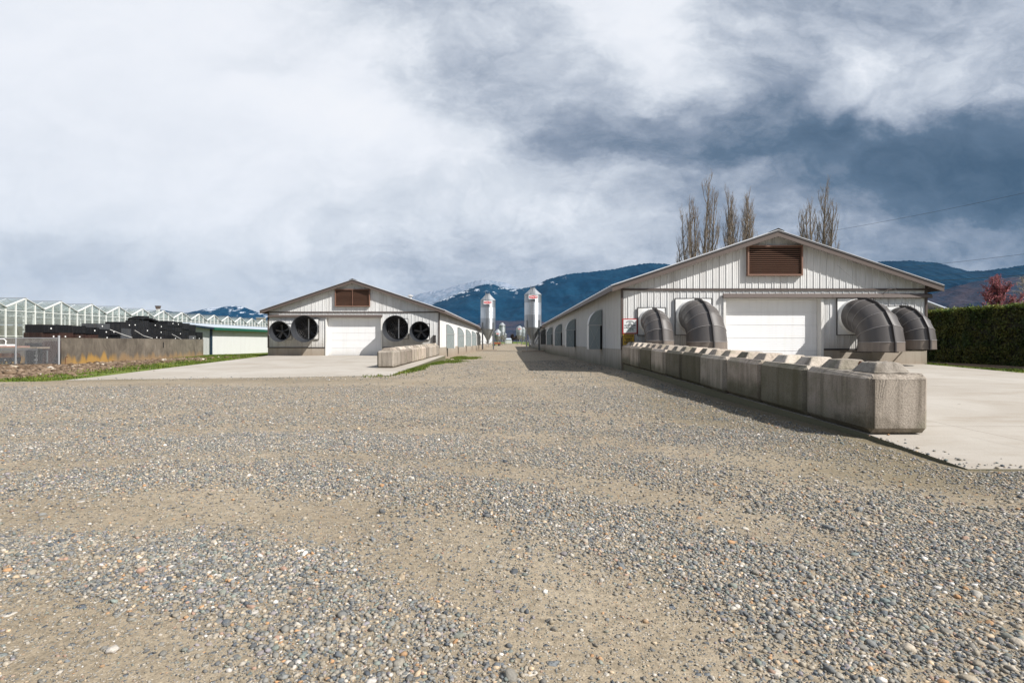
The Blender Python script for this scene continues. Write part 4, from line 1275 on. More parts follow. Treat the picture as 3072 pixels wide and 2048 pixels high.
# ------------------------------------------------------------------ warning signs
def text_mesh(name, s_, size, origin, mat, parent, width=None, extr=.002, align='CENTER', bold=0.0):
    cu = bpy.data.curves.new(name, 'FONT'); cu.body = s_; cu.size = size; cu.align_x = align; cu.align_y = 'CENTER'; cu.extrude = extr; cu.offset = bold
    o = bpy.data.objects.new(name, cu); COL.objects.link(o)
    bpy.context.view_layer.update()
    me = bpy.data.meshes.new_from_object(o.evaluated_get(bpy.context.evaluated_depsgraph_get()))
    bpy.data.objects.remove(o)
    w = max(v.co.x for v in me.vertices) - min(v.co.x for v in me.vertices)
    k = (width / w) if width else 1.0
    me.transform(Matrix.Translation(Vector(origin)) @ Matrix.Rotation(math.pi / 2, 4, 'X') @ Matrix.Diagonal((k, 1, 1, 1)))
    me.materials.clear()
    return mesh_object(name, me, mat, parent)


YS = YR - .045
s1 = empty('warning_sign', (4.69, YS, 1.775), 'white sign with a red border reading DO NOT ENTER beside the small elbow hood', 'sign', 'warning signs on the barn corner')
MB().box(-.305, .305, .0, .014, -.30, .30).build('sign_border', M['red'], s1)
MB().box(-.262, .250, -.006, -.001, -.262, .262).build('sign_face', M['signwhite'], s1)
yt = -.010
em = MB()
for a in range(16):
    a0 = math.radians(20 + a * 140 / 16); em.obox((.16 * math.cos(a0) - .005, yt, .10 + .11 * math.sin(a0)), (.012, 0, 0), (0, .002, 0), (0, 0, .02))
em.obox((-.005, yt, .135), (.05, 0, 0), (0, .002, 0), (0, 0, .045)); em.obox((-.005, yt, .075), (.075, 0, 0), (0, .002, 0), (0, 0, .012))
em.build('emblem', M['inkgrey'], s1)
text_mesh('lettering', 'DO NOT ENTER', .075, (-.005, yt, .028), M['ink'], s1, .44, bold=.002)
bars = MB()
for z, xa, xb in ((-.035, -.17, .16), (-.068, -.245, .235)):
    x = xa
    rnd = random.Random(int(z * -1000))
    while x < xb - .02:
        w = min(rnd.uniform(.03, .08), xb - x); bars.box(x, x + w, yt - .001, yt + .001, z - .009, z + .009); x += w + .014
bars.build('small_print', M['ink'], s1)
b2 = MB(); rnd = random.Random(4)
x = -.10
for w in (.05, .04, .05, .03, .05, .03):
    b2.box(x, x + w - .012, yt - .001, yt + .001, -.145, -.100); x += w
b2.build('small_print', M['inkgreen'], s1)
text_mesh('lettering', 'FARMS LTD.', .068, (.015, yt, -.195), M['inkgreen'], s1, .30)

s2 = empty('warning_sign', (4.625, YS, 1.24), 'yellow notice with black DO NOT ENTER lettering under the red-bordered sign', 'sign', 'warning signs on the barn corner')
MB().box(-.225, .225, .0, .012, -.225, .215).build('sign_face', M['signyellow'], s2)
text_mesh('lettering', 'DO NOT ENTER', .07, (0, -.004, .155), M['ink'], s2, .38, bold=.002)
bars = MB(); rnd = random.Random(9)
for z, xa, xb, hh in ((.085, -.16, .15, .010), (.035, -.14, .14, .016), (-.02, -.10, .12, .014), (-.075, -.17, .15, .014), (-.12, -.16, .15, .017), (-.17, -.06, .09, .016)):
    x = xa
    while x < xb - .02:
        w = min(rnd.uniform(.03, .09), xb - x); bars.box(x, x + w, -.006, -.003, z - hh, z + hh); x += w + .018
bars.build('small_print', M['ink'], s2)

# ------------------------------------------------------------------ interlocking concrete blocks
BL, BW, BH = 1.49, .755, .745


def block_body(seed, chip=False):
    rnd = random.Random(seed)
    bm = bmesh.new(); bmesh.ops.create_cube(bm, size=1.0)
    for v in bm.verts: v.co = Vector((v.co.x * BW, v.co.y * BL, (v.co.z + .5) * BH))
    bmesh.ops.bevel(bm, geom=list(bm.edges), offset=.068, segments=1, affect='EDGES', profile=.5)
    bmesh.ops.bevel(bm, geom=[e for e in bm.edges if e.calc_length() > .2], offset=.010, segments=2, affect='EDGES', profile=.6)
    if chip:
        bmesh.ops.triangulate(bm, faces=bm.faces[:])
        for _ in range(5):
            long_ = [e for e in bm.edges if e.calc_length() > .03 and (e.verts[0].co.y + e.verts[1].co.y) / 2 < -BL / 2 + .34 and (e.verts[0].co.z + e.verts[1].co.z) / 2 > BH - .16]
            if not long_: break
            bmesh.ops.subdivide_edges(bm, edges=long_, cuts=1, use_grid_fill=False)
            bmesh.ops.triangulate(bm, faces=bm.faces[:])
        for v in bm.verts:
            edge = sstep(-BL / 2 + .22, -BL / 2 + .04, v.co.y) * sstep(BH - .10, BH - .05, v.co.z)
            d = float(edge) * (.016 + .055 * max(0.0, float(fbm(v.co.x * 9 + 3, v.co.y * 9, seed, 4)) - .45))
            n = Vector((float(fbm(v.co.x * 30, v.co.y * 30, seed + 1, 2)) - .5, -.25, -1.0))
            v.co += n * d * .6 * float(sstep(BW / 2 - .0, BW / 2 - .08, abs(v.co.x)) * .9 + .1)
    for v in bm.verts:
        v.co += Vector((rnd.uniform(-1, 1), rnd.uniform(-1, 1), rnd.uniform(-1, 1))) * .0035
    return MB().addbm(bm)


def knob(cy, rough=0.0, seed=1):
    m = MB(); b, tp, h = .235, .150, .122
    rnd = random.Random(seed)
    r0 = [(-b, -b), (b, -b), (b, b), (-b, b)]; r1 = [(-tp, -tp), (tp, -tp), (tp, tp), (-tp, tp)]
    bm = bmesh.new()
    vs = [bm.verts.new((x, y + cy, BH - .004)) for x, y in r0] + [bm.verts.new((x + rnd.uniform(-1, 1) * .008, y + cy + rnd.uniform(-1, 1) * .008, BH + h)) for x, y in r1]
    for f in [(0, 1, 5, 4), (1, 2, 6, 5), (2, 3, 7, 6), (3, 0, 4, 7), (4, 5, 6, 7)]: bm.faces.new([vs[i] for i in f])
    bmesh.ops.bevel(bm, geom=[e for e in bm.edges if max(v.co.z for v in e.verts) > BH + .05], offset=.018, segments=2, affect='EDGES', profile=.5)
    if rough:
        bmesh.ops.triangulate(bm, faces=bm.faces[:])
        for _ in range(4): bmesh.ops.subdivide_edges(bm, edges=[e for e in bm.edges if e.calc_length() > .025], cuts=1); bmesh.ops.triangulate(bm, faces=bm.faces[:])
        for v in bm.verts:
            if v.co.z > BH + .02:
                d = float(fbm(v.co.x * 14, v.co.y * 14 + v.co.z * 9, seed, 4)) - .5
                v.co += Vector((d * .016, d * .016, d * .03)) * rough
    return m.addbm(bm)


def make_block(seed, chip=False, loop=False):
    root = empty('concrete_block')
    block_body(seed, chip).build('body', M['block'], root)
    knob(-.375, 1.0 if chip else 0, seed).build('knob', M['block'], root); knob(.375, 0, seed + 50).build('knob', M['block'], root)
    if loop:
        pts = [(-.02 + .02 * math.cos(a), .085 * math.cos(a), BH - .03 + .135 * math.sin(a)) for a in [math.pi * k / 10 for k in range(11)]]
        MB().tube(pts, .011, 6).build('lifting_loop', M['rust'], root)
    return root


protos = [make_block(101, chip=True, loop=True), make_block(102, loop=True), make_block(103), make_block(104, loop=True)]
ordn = ['first', 'second', 'third', 'fourth', 'fifth', 'sixth', 'seventh', 'eighth', 'ninth', 'tenth']
lk = ['chipped end block of the near row, its rough broken top nearest the camera',
      'dark streaked concrete block next to the chipped end block of the near row',
      'pale block with a dark blotch, third from the chipped end of the near row',
      'block with a pale oval patch, fourth from the chipped end of the near row',
      'fifth block from the chipped end of the near row, streaked pale grey',
      'sixth block from the chipped end of the near row, mossy at one edge',
      'seventh block from the chipped end of the near row, dark green with algae',
      'eighth block from the chipped end of the near row, dark green with algae',
      'ninth block from the chipped end of the near row, pale grey',
      'mossy block closing the near row against the barn corner under the signs']
rb = random.Random(5)
used = [False] * 4
def place_block(i, kind, x, y, z, label, group):
    if not used[kind]: o = protos[kind]; used[kind] = True
    else: o = copy_tree(protos[kind])
    o.location = (x, y, z); o.rotation_euler = (0, 0, rb.uniform(-.013, .013))
    tag(o, label, 'concrete block', group)
    return o
for i in range(10):
    y = 6.80 + BL / 2 + i * 1.530
    o = place_block(i, [0, 1, 2, 3][i] if i < 4 else (1, 2, 3)[i % 3], XR + .02 + BW / 2 + rb.uniform(-.022, .022), y, float(slab_r(4.4, y)) + .012, lk[i], 'near row of concrete blocks beside the lane')
    o.rotation_euler.x = math.atan(.262 / 16)
lkl = ['end block of the far row, its square tan face turned to the yard'] + [f'{ordn[k]} block from the yard end of the sunlit far row' for k in range(1, 9)] + ['last block of the far row, against the corner of the barn with black fans']
for i in range(10):
    y = 24.4 + BL / 2 + i * 1.52
    o = place_block(i, (1, 2, 3)[i % 3] if i else 2, XL - .02 - BW / 2 + rb.uniform(-.012, .012), y, float(slab_l(-5.5, y)) + .004, lkl[i], 'far row of concrete blocks beside the lane')
    o.rotation_euler.x = math.atan(.22 / 20.6)

# ------------------------------------------------------------------ feed silos
def make_silo(x, y, label, r=1.17, z_hop=3.09, z_top=7.64, z_apex=8.55, tall=True, sign=True, ladder=True, pad=True, spout=.6):
    zg = float(ground_z(x, y))
    root = empty('feed_silo', (x, y, zg), label, 'silo', 'silver feed silos along the lane')
    L = lambda z: z - zg
    n = 40
    MB().lathe([(r, L(z_hop)), (r, L(z_top))], n=n).build('body', M['galv'], root)
    roof = MB().lathe([(r + .04, L(z_top) - .05), (r + .04, L(z_top)), (.34, L(z_apex) - .10), (.34, L(z_apex)), (0, L(z_apex) + .03)], n=n, smooth=False).build('roof_cone', M['galv_roof'], root)
    MB().lathe([(r, L(z_hop)), (.24, L(max(z_hop - 1.75, 1.2))), (.20, L(max(z_hop - 2.3, spout)))], n=20).build('hopper', M['galv_dull'], root)
    for sx in (-1, 1):
        for sy in (-1, 1):
            a = r * .74
            MB().box(sx * a - .075, sx * a + .075, sy * a - .075 , sy * a + .075, .0, L(z_hop) + (1.0 if tall else .5)).build('leg', M['steel_dark'], root)
    bm_ = MB()
    a = r * .74
    for sx in (-1, 1):
        bm_.tube([(sx * a, -a, .4), (sx * a, a, L(z_hop) - .5)], .03, 5).tube([(sx * a, a, .4), (sx * a, -a, L(z_hop) - .5)], .03, 5)
    bm_.tube([(-a, -a, L(z_hop) - .06), (a, -a, L(z_hop) - .06)], .035, 5).tube([(-a, a, 1.0), (a, a, 1.0)], .03, 5)
    bm_.build('brace', M['steel'], root)
    if ladder:
        ld = MB(); xl = -.06
        for s_ in (-.2, .2): ld.tube([(xl + s_, -r - .14, .5), (xl + s_, -r - .14, L(z_top) - .1)], .022, 5)
        for k in range(int((L(z_top) - .7) / .31)):
            z = .65 + .31 * k; ld.tube([(xl - .2, -r - .14, z), (xl + .2, -r - .14, z)], .016, 4)
        p0 = Vector((xl, -r - .05, L(z_top) + .03)); p1 = Vector((xl, -.42, L(z_apex) + .02))
        up = Vector((0, -.05, .16))
        for s_ in (-.3, .3):
            dv = Vector((s_, 0, 0)); ld.tube([p0 + dv, p0 + dv + up * 1.6, p1 + dv + up * 1.6, p1 + dv], .028, 5)
        for k in range(6):
            p = p0.lerp(p1, k / 5) + up; ld.tube([p - Vector((.3, 0, 0)), p + Vector((.3, 0, 0))], .022, 4)
        ld.build('ladder', M['steel_dark'], root)
    if sign:
        w, h = (.63, .27) if tall else (.55, .24)
        zs = L(z_top) - (.42 if tall else .38)
        sg = MB(); ys = -r - .20
        sg.prism([(-w, ys, zs - h), (w, ys, zs - h), (w, ys, zs + h), (-w, ys, zs + h)], (0, .012, 0))
        plate = sg.build('badge', M['signwhite'], root)
        hx = [(-w * .92, ys - .006, zs - h * .5), (-w * .55, ys - .006, zs - h * .62), (0, ys - .006, zs - h * .78), (w * .55, ys - .006, zs - h * .62), (w * .92, ys - .006, zs - h * .5),
              (w * .92, ys - .006, zs + h * .5), (w * .55, ys - .006, zs + h * .62), (0, ys - .006, zs + h * .78), (-w * .55, ys - .006, zs + h * .62), (-w * .92, ys - .006, zs + h * .5)]
        MB().prism(hx, (0, .004, 0)).build('red_field', M['badge_red'], plate)
        text_mesh('lettering', 'CHORE-TIME', .26, (0, ys - .010, zs), M['signwhite'], plate, w * 1.66, bold=.004)
    if pad:
        MB().cbox(-r - .35, r + .35, -r - .35, r + .35, -.2, .14, .03).build('base_pad', M['found'], root)
    return root


M['galv_roof'] = weathered('galvanized_roof', (.36, .38, .40), .5, .2, .05, metal=.4)
M['galv_dull'] = weathered('galvanized_dull', (.33, .345, .34), .5, .3, .08, metal=.4)
M['steel_dark'] = weathered('weathered_steel', (.15, .155, .16), .5, .2, .1, metal=.3)
sr = make_silo(2.89, 77.0, 'tall silver feed silo with a curved auger, next to the barn with elbow hoods')
zg_ = float(ground_z(2.89, 77))
MB().tube([(.15, .1, .75), (.45, .1, 1.4), (.8, .05, 2.1), (1.15, .0, 2.75), (1.5, -.05, 3.12), (1.62, -.1, 3.2)], .07, 8).tube([(0.7, -.6, 3.5), (1.6, -.6, 3.55)], .05, 6).tube([(-.1, -.2, .8), (-1.0, -.75, 1.6)], .06, 6).build('auger', M['steel'], sr)
sl_ = make_silo(-3.80, 88.0, 'tall silver feed silo in front of the dark recess of the barn with black fans', z_hop=3.17, z_top=7.67, z_apex=8.7)
MB().tube([(.0, .0, 1.0), (-.7, -.3, 1.55), (-1.2, -.4, 1.3)], .06, 6).tube([(.1, -.1, .9), (.9, -.4, 1.5)], .05, 6).build('auger', M['steel'], sl_)
make_silo(-4.60, 180.0, 'short silver silo with a red badge beyond the tall silo by the black-fan barn', r=1.2, z_hop=2.9, z_top=4.04, z_apex=5.16, tall=False, ladder=False)
make_silo(-3.70, 210.0, 'plain tall far silo without a badge, behind the short ones', r=1.2, z_hop=3.6, z_top=7.3, z_apex=8.3, sign=False, ladder=False)
make_silo(-3.55, 245.0, 'farthest short silo with a red badge, half hidden beneath the plain tall one', r=1.25, z_hop=3.0, z_top=4.4, z_apex=5.3, tall=False, ladder=False)
make_silo(2.85, 212.0, 'mid-height far silo with a red badge on the elbow-hood side of the lane', r=1.2, z_hop=3.55, z_top=6.35, z_apex=7.2, ladder=False)
make_silo(4.75, 235.0, 'narrow far silo half hidden behind the leg of the nearer tall silo', r=1.0, z_hop=3.2, z_top=6.4, z_apex=7.2, sign=False, ladder=False)
# rusty feed cart by the short silo
ct = empty('feed_cart', (-4.9, 173.0, float(ground_z(-4.9, 173))), 'rust-red feed cart standing under the short silo', 'cart')
MB().prism([(-1.2, -.8, .55), (1.2, -.8, .55), (1.45, -.8, 1.15), (-1.45, -.8, 1.15)], (0, 1.6, 0)).build('tub', M['rust_red'], ct)
for sx in (-.8, .8):
    MB().lathe([(0, .0), (.33, .0), (.33, .2), (0, .2)], (sx, -.8, .33), '-Y', 18).build('wheel', M['tyre'], ct)
    MB().lathe([(0, .0), (.33, .0), (.33, .2), (0, .2)], (sx, 1.0, .33), '-Y', 18).build('wheel', M['tyre'], ct)
MB().tube([(1.3, 0, .6), (2.1, 0, .45)], .05, 6).build('drawbar', M['rust'], ct)

# ------------------------------------------------------------------ white shed at the end of the lane, far trees
fs_ = empty('far_shed', (-2.4, 400, -.22), 'small white shed at the far end of the lane', 'shed')
MB().box(-2.4, 2.4, 0, 6, -.1, 2.6).build('wall', M['shed_white'], fs_)
MB().prism([(-2.6, -.3, 2.6), (2.6, -.3, 2.6), (2.6, 3, 3.7), (-2.6, 3, 3.7)], (0, 0, .08)).prism([(-2.6, 6.3, 2.6), (-2.6, 3, 3.7), (2.6, 3, 3.7), (2.6, 6.3, 2.6)], (0, 0, .08)).build('roof', M['shed_roof'], fs_)

# ------------------------------------------------------------------ greenhouse
GXF, PITCH = -44.2, 4.0
gh = empty('greenhouse', (GXF, 46.5, 0), 'long glass greenhouse with a row of white-framed gables', 'greenhouse')
go = (GXF, 46.5, 0)
Z_E, Z_R = 4.17, 5.02
nb_ = 19
DEP = 46.0
for b in range(-1, nb_):
    y0 = 48.5 + PITCH * (b - 0); y1 = y0 + PITCH; ym = (y0 + y1) / 2
    fm = MB()
    for k in range(4):
        yy = y0 + k * 1.0
        zt = Z_E + (Z_R - Z_E) * (1 - abs(yy - ym) / 2)
        fm.box(GXF - .05, GXF + .05, yy - .045, yy + .045, -.2, zt - .03)
    fm.box(GXF - .035, GXF + .035, y0 + .046, y1 - .046, Z_E - .32, Z_E - .27)
    fm.box(GXF - .03, GXF + .03, y0 + .046, y1 - .046, 1.62, 1.66)
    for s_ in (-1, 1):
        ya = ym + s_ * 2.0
        fm.m = 0 if s_ < 0 else 1  # grey on the far slope: rafter shade put into the colour
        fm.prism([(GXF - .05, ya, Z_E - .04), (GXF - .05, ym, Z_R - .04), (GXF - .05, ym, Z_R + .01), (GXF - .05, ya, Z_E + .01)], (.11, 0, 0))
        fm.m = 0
    # trusses visible through the glass
    for dxx in (-4.5, -9):
        tm = MB().tube([(GXF + dxx, y0, Z_E - .1), (GXF + dxx, ym, Z_R - .1), (GXF + dxx, y1, Z_E - .1)], .03, 4).tube([(GXF + dxx, y0, Z_E - .5), (GXF + dxx, y1, Z_E - .5)], .03, 4)
        tm.box(GXF + dxx - .05, GXF + dxx + .05, y0 - .05, y0 + .05, -.2, Z_E).build('roof_truss', M['white_alu'], gh, go)
    fr = fm.build('gable_frame', [M['white_alu'], M['grey_alu_and_shade']], gh, go)
    gl = MB().add([(GXF - .055, y0 + .01, -.2), (GXF - .055, y1 - .01, -.2), (GXF - .055, y1 - .01, Z_E - .07), (GXF - .055, ym, Z_R - .07), (GXF - .055, y0 + .01, Z_E - .07)], [(0, 1, 2, 3, 4)])
    gl.build('gable_glass', M['glass'], fr, go)
    rg = MB(); rb_ = MB()
    for s_ in (-1, 1):
        ya = ym + s_ * 2.0
        rg.add([(GXF, ya, Z_E + .03), (GXF, ym, Z_R + .03), (GXF - DEP, ym, Z_R + .03), (GXF - DEP, ya, Z_E + .03)], [(0, 1, 2, 3)])
        for k in range(24):
            xk = GXF - k * (DEP / 23) * 1.0 + .0
            w = .045 if k else .11
            if k: break
            rb_.prism([(xk - w, ya, Z_E + .035), (xk - w, ym, Z_R + .035), (xk - w, ym, Z_R + .075), (xk - w, ya, Z_E + .075)], (2 * w * .8, 0, 0))
    rg.build('roof_glass', M['glass_roof'], gh, go)
    rbo = rb_.build('verge_bar', M['white_alu'], gh, go)
    MB().box(GXF - DEP, GXF + .10, y0 - .09, y0 + .09, Z_E - .06, Z_E + .015).build('gutter', M['grey_alu_and_shade'], gh, go)
    MB().box(GXF - DEP, GXF + .06, ym - .05, ym + .05, Z_R + .08, Z_R + .12).build('ridge_bar', M['grey_alu_and_shade'], gh, go)
    # an opened vent sash along the ridge, farther back
    for xs_ in (-13, -25, -37):
        MB().prism([(GXF + xs_ - 4, ym + .02, Z_R + .12), (GXF + xs_ - 4, ym + 1.05, Z_R + .30), (GXF + xs_ - 4, ym + 1.05, Z_R + .34), (GXF + xs_ - 4, ym + .02, Z_R + .16)], (7.6, 0, 0)).build('vent_sash', M['grey_alu_and_shade'], gh, go)
M['screen'] = weathered('screen_cloth', (.21, .20, .16), .8, .4, .08)
M['pale_blue'] = weathered('pale_bench', (.58, .68, .70), .6, .2, .05)
ym0, ym1 = 44.6, 124.4
inn = MB()
inn.box(GXF - DEP, GXF - DEP + .1, ym0, ym1, -.2, Z_E - .1)
inn.build('rear_wall', M['screen'], gh, go)
pp = MB()
for xx, z in ((-2, 2.2), (-3.2, 2.75), (-6, 3.05), (-8, 2.45), (-12, 3.2), (-16, 2.9), (-20, 2.3)):
    pp.box(GXF + xx - .12, GXF + xx + .12, ym0, ym1, z, z + .07)
for xx in (-5, -11, -18): pp.box(GXF + xx - .5, GXF + xx + .5, ym0, ym1, 3.45, 3.5)
pp.build('heating_pipes', M['screen'], gh, go)
for k, xx in enumerate((-1.3, -4.2, -7.1, -10.0, -14, -19)):
    o = empty('grow_bench', (GXF + xx, 46, -.2), f'long pale growing bench inside the greenhouse, row {["nearest the glass gables", "second from the glass gables", "third from the glass gables", "fourth from the glass gables", "fifth from the glass gables", "deepest inside"][k]}', 'bench', 'growing benches in the greenhouse')
    MB().box(-.9, .9, -1, 78, 1.0, 1.62 if k == 0 else 1.3).build('bench_top', M['pale_blue'], o)
    lg = MB()
    for q in range(14):
        lg.box(-.8, -.74, q * 6 - .8, q * 6 - .74, 0, 1.0).box(.74, .8, q * 6 - .8, q * 6 - .74, 0, 1.0)
    lg.build('legs', M['steel'], o)
# chimneys on the greenhouse roof
c1 = empty('roof_chimney', (-46.5, 73.0, 5.0), 'dark funnel-shaped chimney standing on the greenhouse roof', 'chimney')
MB().box(-.17, .17, -.17, .17, -.2, .42).build('base', M['white_alu'], c1)
MB().prism([(-.18, -.18, .42), (.18, -.18, .42), (.29, -.18, .80), (-.29, -.18, .80)], (0, .36, 0)).box(-.31, .31, -.21, .21, .801, .85).build('funnel', M['fascia'], c1)
c2 = empty('roof_chimney', (-46.6, 103.2, 4.9), 'pale square vent box on the greenhouse roof near the barn', 'chimney')
MB().box(-.7, .7, -.4, .4, -.2, .62).build('base', M['screen'], c2); MB().box(-.78, .78, -.48, .48, .62, .70).build('cap', M['white_alu'], c2)

# ------------------------------------------------------------------ low white shed with green fascia
sh = empty('storage_shed', (-30.3, 56.0, 0), 'long low white shed with a green fascia beside the concrete wall', 'shed')
so = (-30.3, 56.0, 0)
w = MB(); SX0, SX1, SY0, SY1, SZ = -38.3, -30.3, 56.0, 118.0, 2.52
ribbed(w, 'y', SY0, SY1, SX1, 1, lambda y: -.2, lambda y: SZ, pitch=.30, major=.02, minor=.008, n_minor=1)
ribbed(w, 'x', SX0, SX1, SY0, -1, lambda x: -.2, lambda x: SZ + .115 * (4 - abs(x + 34.3)), pitch=.30, major=.02, minor=.008, n_minor=1)
w.build('wall', M['shed_white'], sh, so)
MB().box(SX1 - .14, SX1 + .045, SY0 - .045, SY0 + .14, -.2, SZ).build('corner_trim', M['navy'], sh, so)
rf = MB(); ov = .55
for s_ in (-1, 1):
    xe = -34.3 + s_ * (4 + ov); zz = SZ + .04
    rf.prism([(xe, SY0 - .5, zz), (-34.3, SY0 - .5, SZ + .58), (-34.3, SY0 - .5, SZ + .63), (xe, SY0 - .5, zz + .05)], (0, SY1 - SY0 + 1, 0))
rf.build('roof', M['shed_roof'], sh, so)
fa = MB(); fa.box(SX1 + ov - .02, SX1 + ov + .03, SY0 - .48, SY1 + .48, SZ - .20, SZ + .06)
fa.build('eave_fascia', M['green'], sh, so)
zz = SZ + .06
MB().prism([(-34.3 + 4 + ov, SY0 - .52, zz - .20), (-34.3 + 4 + ov, SY0 - .52, zz - .02), (-34.3, SY0 - .52, SZ + .565), (-38.85, SY0 - .52, zz - .02), (-38.85, SY0 - .52, zz - .20), (-34.3, SY0 - .52, SZ + .40)], (0, .03, 0)).build('gable_fascia', M['navy'], sh, so)

# ------------------------------------------------------------------ old concrete retaining wall
cw = MB(); wa = Vector((-24.9, 31.0, 0)); wb = Vector((-28.5, 51.3, 0)); dv = (wb - wa).normalized(); nv = Vector((-dv.y, dv.x, 0))
wa2 = wa - dv * .0
pA, pB, pC, pD = wa2, wb, wb + nv * .22, wa2 + nv * .22
cw.prism([(p.x, p.y, -.5) for p in (pA, pB, pC, pD)], (0, 0, 1.87))
for f_ in (.33, .66):
    p = wa.lerp(wb, f_)
oldw = cw.build('concrete_wall', M['oldwall'], None)
tag(oldw, 'long weathered concrete wall with an orange lichen stain, in front of the black crates', 'wall')
p = wa.lerp(wb, .595) - nv * .012
MB().obox((p.x, p.y, .90), dv * .045, nv * .02, (0, 0, .21)).build('drain_slot', M['void'], oldw)
# return of the wall behind the wire fence
cw2 = MB(); ra = Vector((-25.6, 32.6, 0)); rb2 = Vector((-46, 35.2, 0)); d2 = (rb2 - ra).normalized(); n2_ = Vector((-d2.y, d2.x, 0))
cw2.prism([(p.x, p.y, -.5) for p in (ra, rb2, rb2 + n2_ * .22, ra + n2_ * .22)], (0, 0, 1.84))
tag(cw2.build('concrete_wall', M['oldwall']), 'concrete wall running behind the chain-link fence and the work table', 'wall')

# ------------------------------------------------------------------ black crates behind the wall
def crate_mesh(w, d, h, mat, seed):
    m = MB(); rnd = random.Random(seed)
    wl = .03
    m.box(-w / 2, w / 2, -d / 2, d / 2, .0, .04)
    m.box(-w / 2, w / 2, -d / 2, -d / 2 + wl, .041, h); m.box(-w / 2, w / 2, d / 2 - wl, d / 2, .041, h)
    m.box(-w / 2, -w / 2 + wl, -d / 2 + wl + .001, d / 2 - wl - .001, .041, h); m.box(w / 2 - wl, w / 2, -d / 2 + wl + .001, d / 2 - wl - .001, .041, h)
    nr = max(3, int(h / .12))
    for k in range(nr + 1):
        z = .02 + (h - .05) * k / nr
        m.box(w / 2 + .001, w / 2 + .022, -d / 2, d / 2, z, z + .03); m.box(-w / 2, w / 2 , -d / 2 - .022, -d / 2 - .001, z, z + .03)
    for k in range(5):
        y = -d / 2 + .03 + (d - .06) * k / 4
        m.box(w / 2 + .001, w / 2 + .016, y - .02, y + .02, .0, h); x = -w / 2 + .03 + (w - .06) * k / 4
        m.box(x - .02, x + .02, -d / 2 - .016, -d / 2 - .001, .0, h)
    return m


cols = [(34.3, 2.20), (35.5, 2.22), (36.7, 2.2), (37.9, 2.12), (39.1, 2.42), (40.3, 2.45), (41.5, 2.62), (42.7, 2.66), (43.9, 2.82), (45.1, 2.72), (46.3, 2.62), (47.5, 2.90), (48.7, 2.86), (49.9, 2.80), (51.1, 2.70), (52.3, 2.05)]
rc = random.Random(12)
cnames = ['first', 'second', 'third', 'fourth', 'fifth', 'sixth', 'seventh', 'eighth', 'ninth', 'tenth', 'eleventh', 'twelfth', 'thirteenth', 'fourteenth', 'fifteenth', 'sixteenth']
tiern = ['lowest', 'second', 'third', 'top']
for ci, (cy, top_z) in enumerate(cols):
    base = -.20; z = base
    hs = [1.42]
    left = top_z - (base + 1.42)
    k = max(1, round(left / .46)); hs += [left / k] * k
    cx = -28.9 - .055 * (cy - 34) - .1
    for ti, h in enumerate(hs):
        mat = M['crate']
        if ti == 1 and 0 <= ci <= 3: mat = M['crate_brown']
        elif ti >= 1 and rc.random() < .15: mat = M['crate_grey']
        what = 'brownish-black' if mat is M['crate_brown'] else ('grey film-wrapped' if mat is M['crate_grey'] else 'black')
        tn = 'lowest' if ti == 0 else ('top' if ti == len(hs) - 1 else tiern[ti])
        o = empty('plastic_crate', (cx + rc.uniform(-.06, .06), cy + rc.uniform(-.03, .03), z + .001), f'{what} plastic crate, {tn} of the {cnames[ci]} stack from the fence end', 'crate', 'stacked plastic crates behind the concrete wall', rc.uniform(-.05, .05))
        w_, d_ = 1.12, 1.14
        crate_mesh(w_, d_, h - .004, mat, ci * 10 + ti).build('shell', mat, o)
        if ti >= 1 and rc.random() < .42:
            yy = rc.uniform(-.4, .4)
            MB().box(w_ / 2 + .024, w_ / 2 + .028, yy - .05, yy + .05, h * .45, h * .45 + .08).build('paper_label', M['label'], o)
        z += h
# loose folded trays on top of the ninth and tenth stacks
for k, (yy, zz, a) in enumerate(((43.9, 2.82, .22), (45.1, 2.72, -.16))):
    o = empty('folded_tray', (-29.5, yy, zz), ['tilted black tray lying on the ninth crate stack', 'tilted black tray lying on the tenth crate stack'][k], 'tray', 'tilted trays on top of the crates')
    o.rotation_euler = (a, .0, .1)
    o.location.z += .5 * abs(math.sin(a)) + .01
    crate_mesh(1.0, 1.05, .16, M['crate'], 77 + k).build('shell', M['crate'], o)
for k, (a, b, c_) in enumerate((((-28.35, 39.2, 2.0), (-28.3, 40.2, 1.72), (-28.3, 41.4, 1.45)), ((-28.5, 42.0, 2.0), (-28.5, 43.0, 1.6), (-28.6, 44.2, 1.42)), ((-28.75, 47.0, 1.78), (-28.75, 47.9, 1.5), (-28.8, 48.4, 1.36)))):
    o = MB().tube([a, b, c_], .022, 5).build('loose_strap', M['frame_white'])
    tag(o, ['pale strap hanging across the fifth crate stack', 'pale strap hanging across the eighth crate stack', 'pale strap hanging across the twelfth crate stack'][k], 'strap', 'loose straps hanging on the crates')

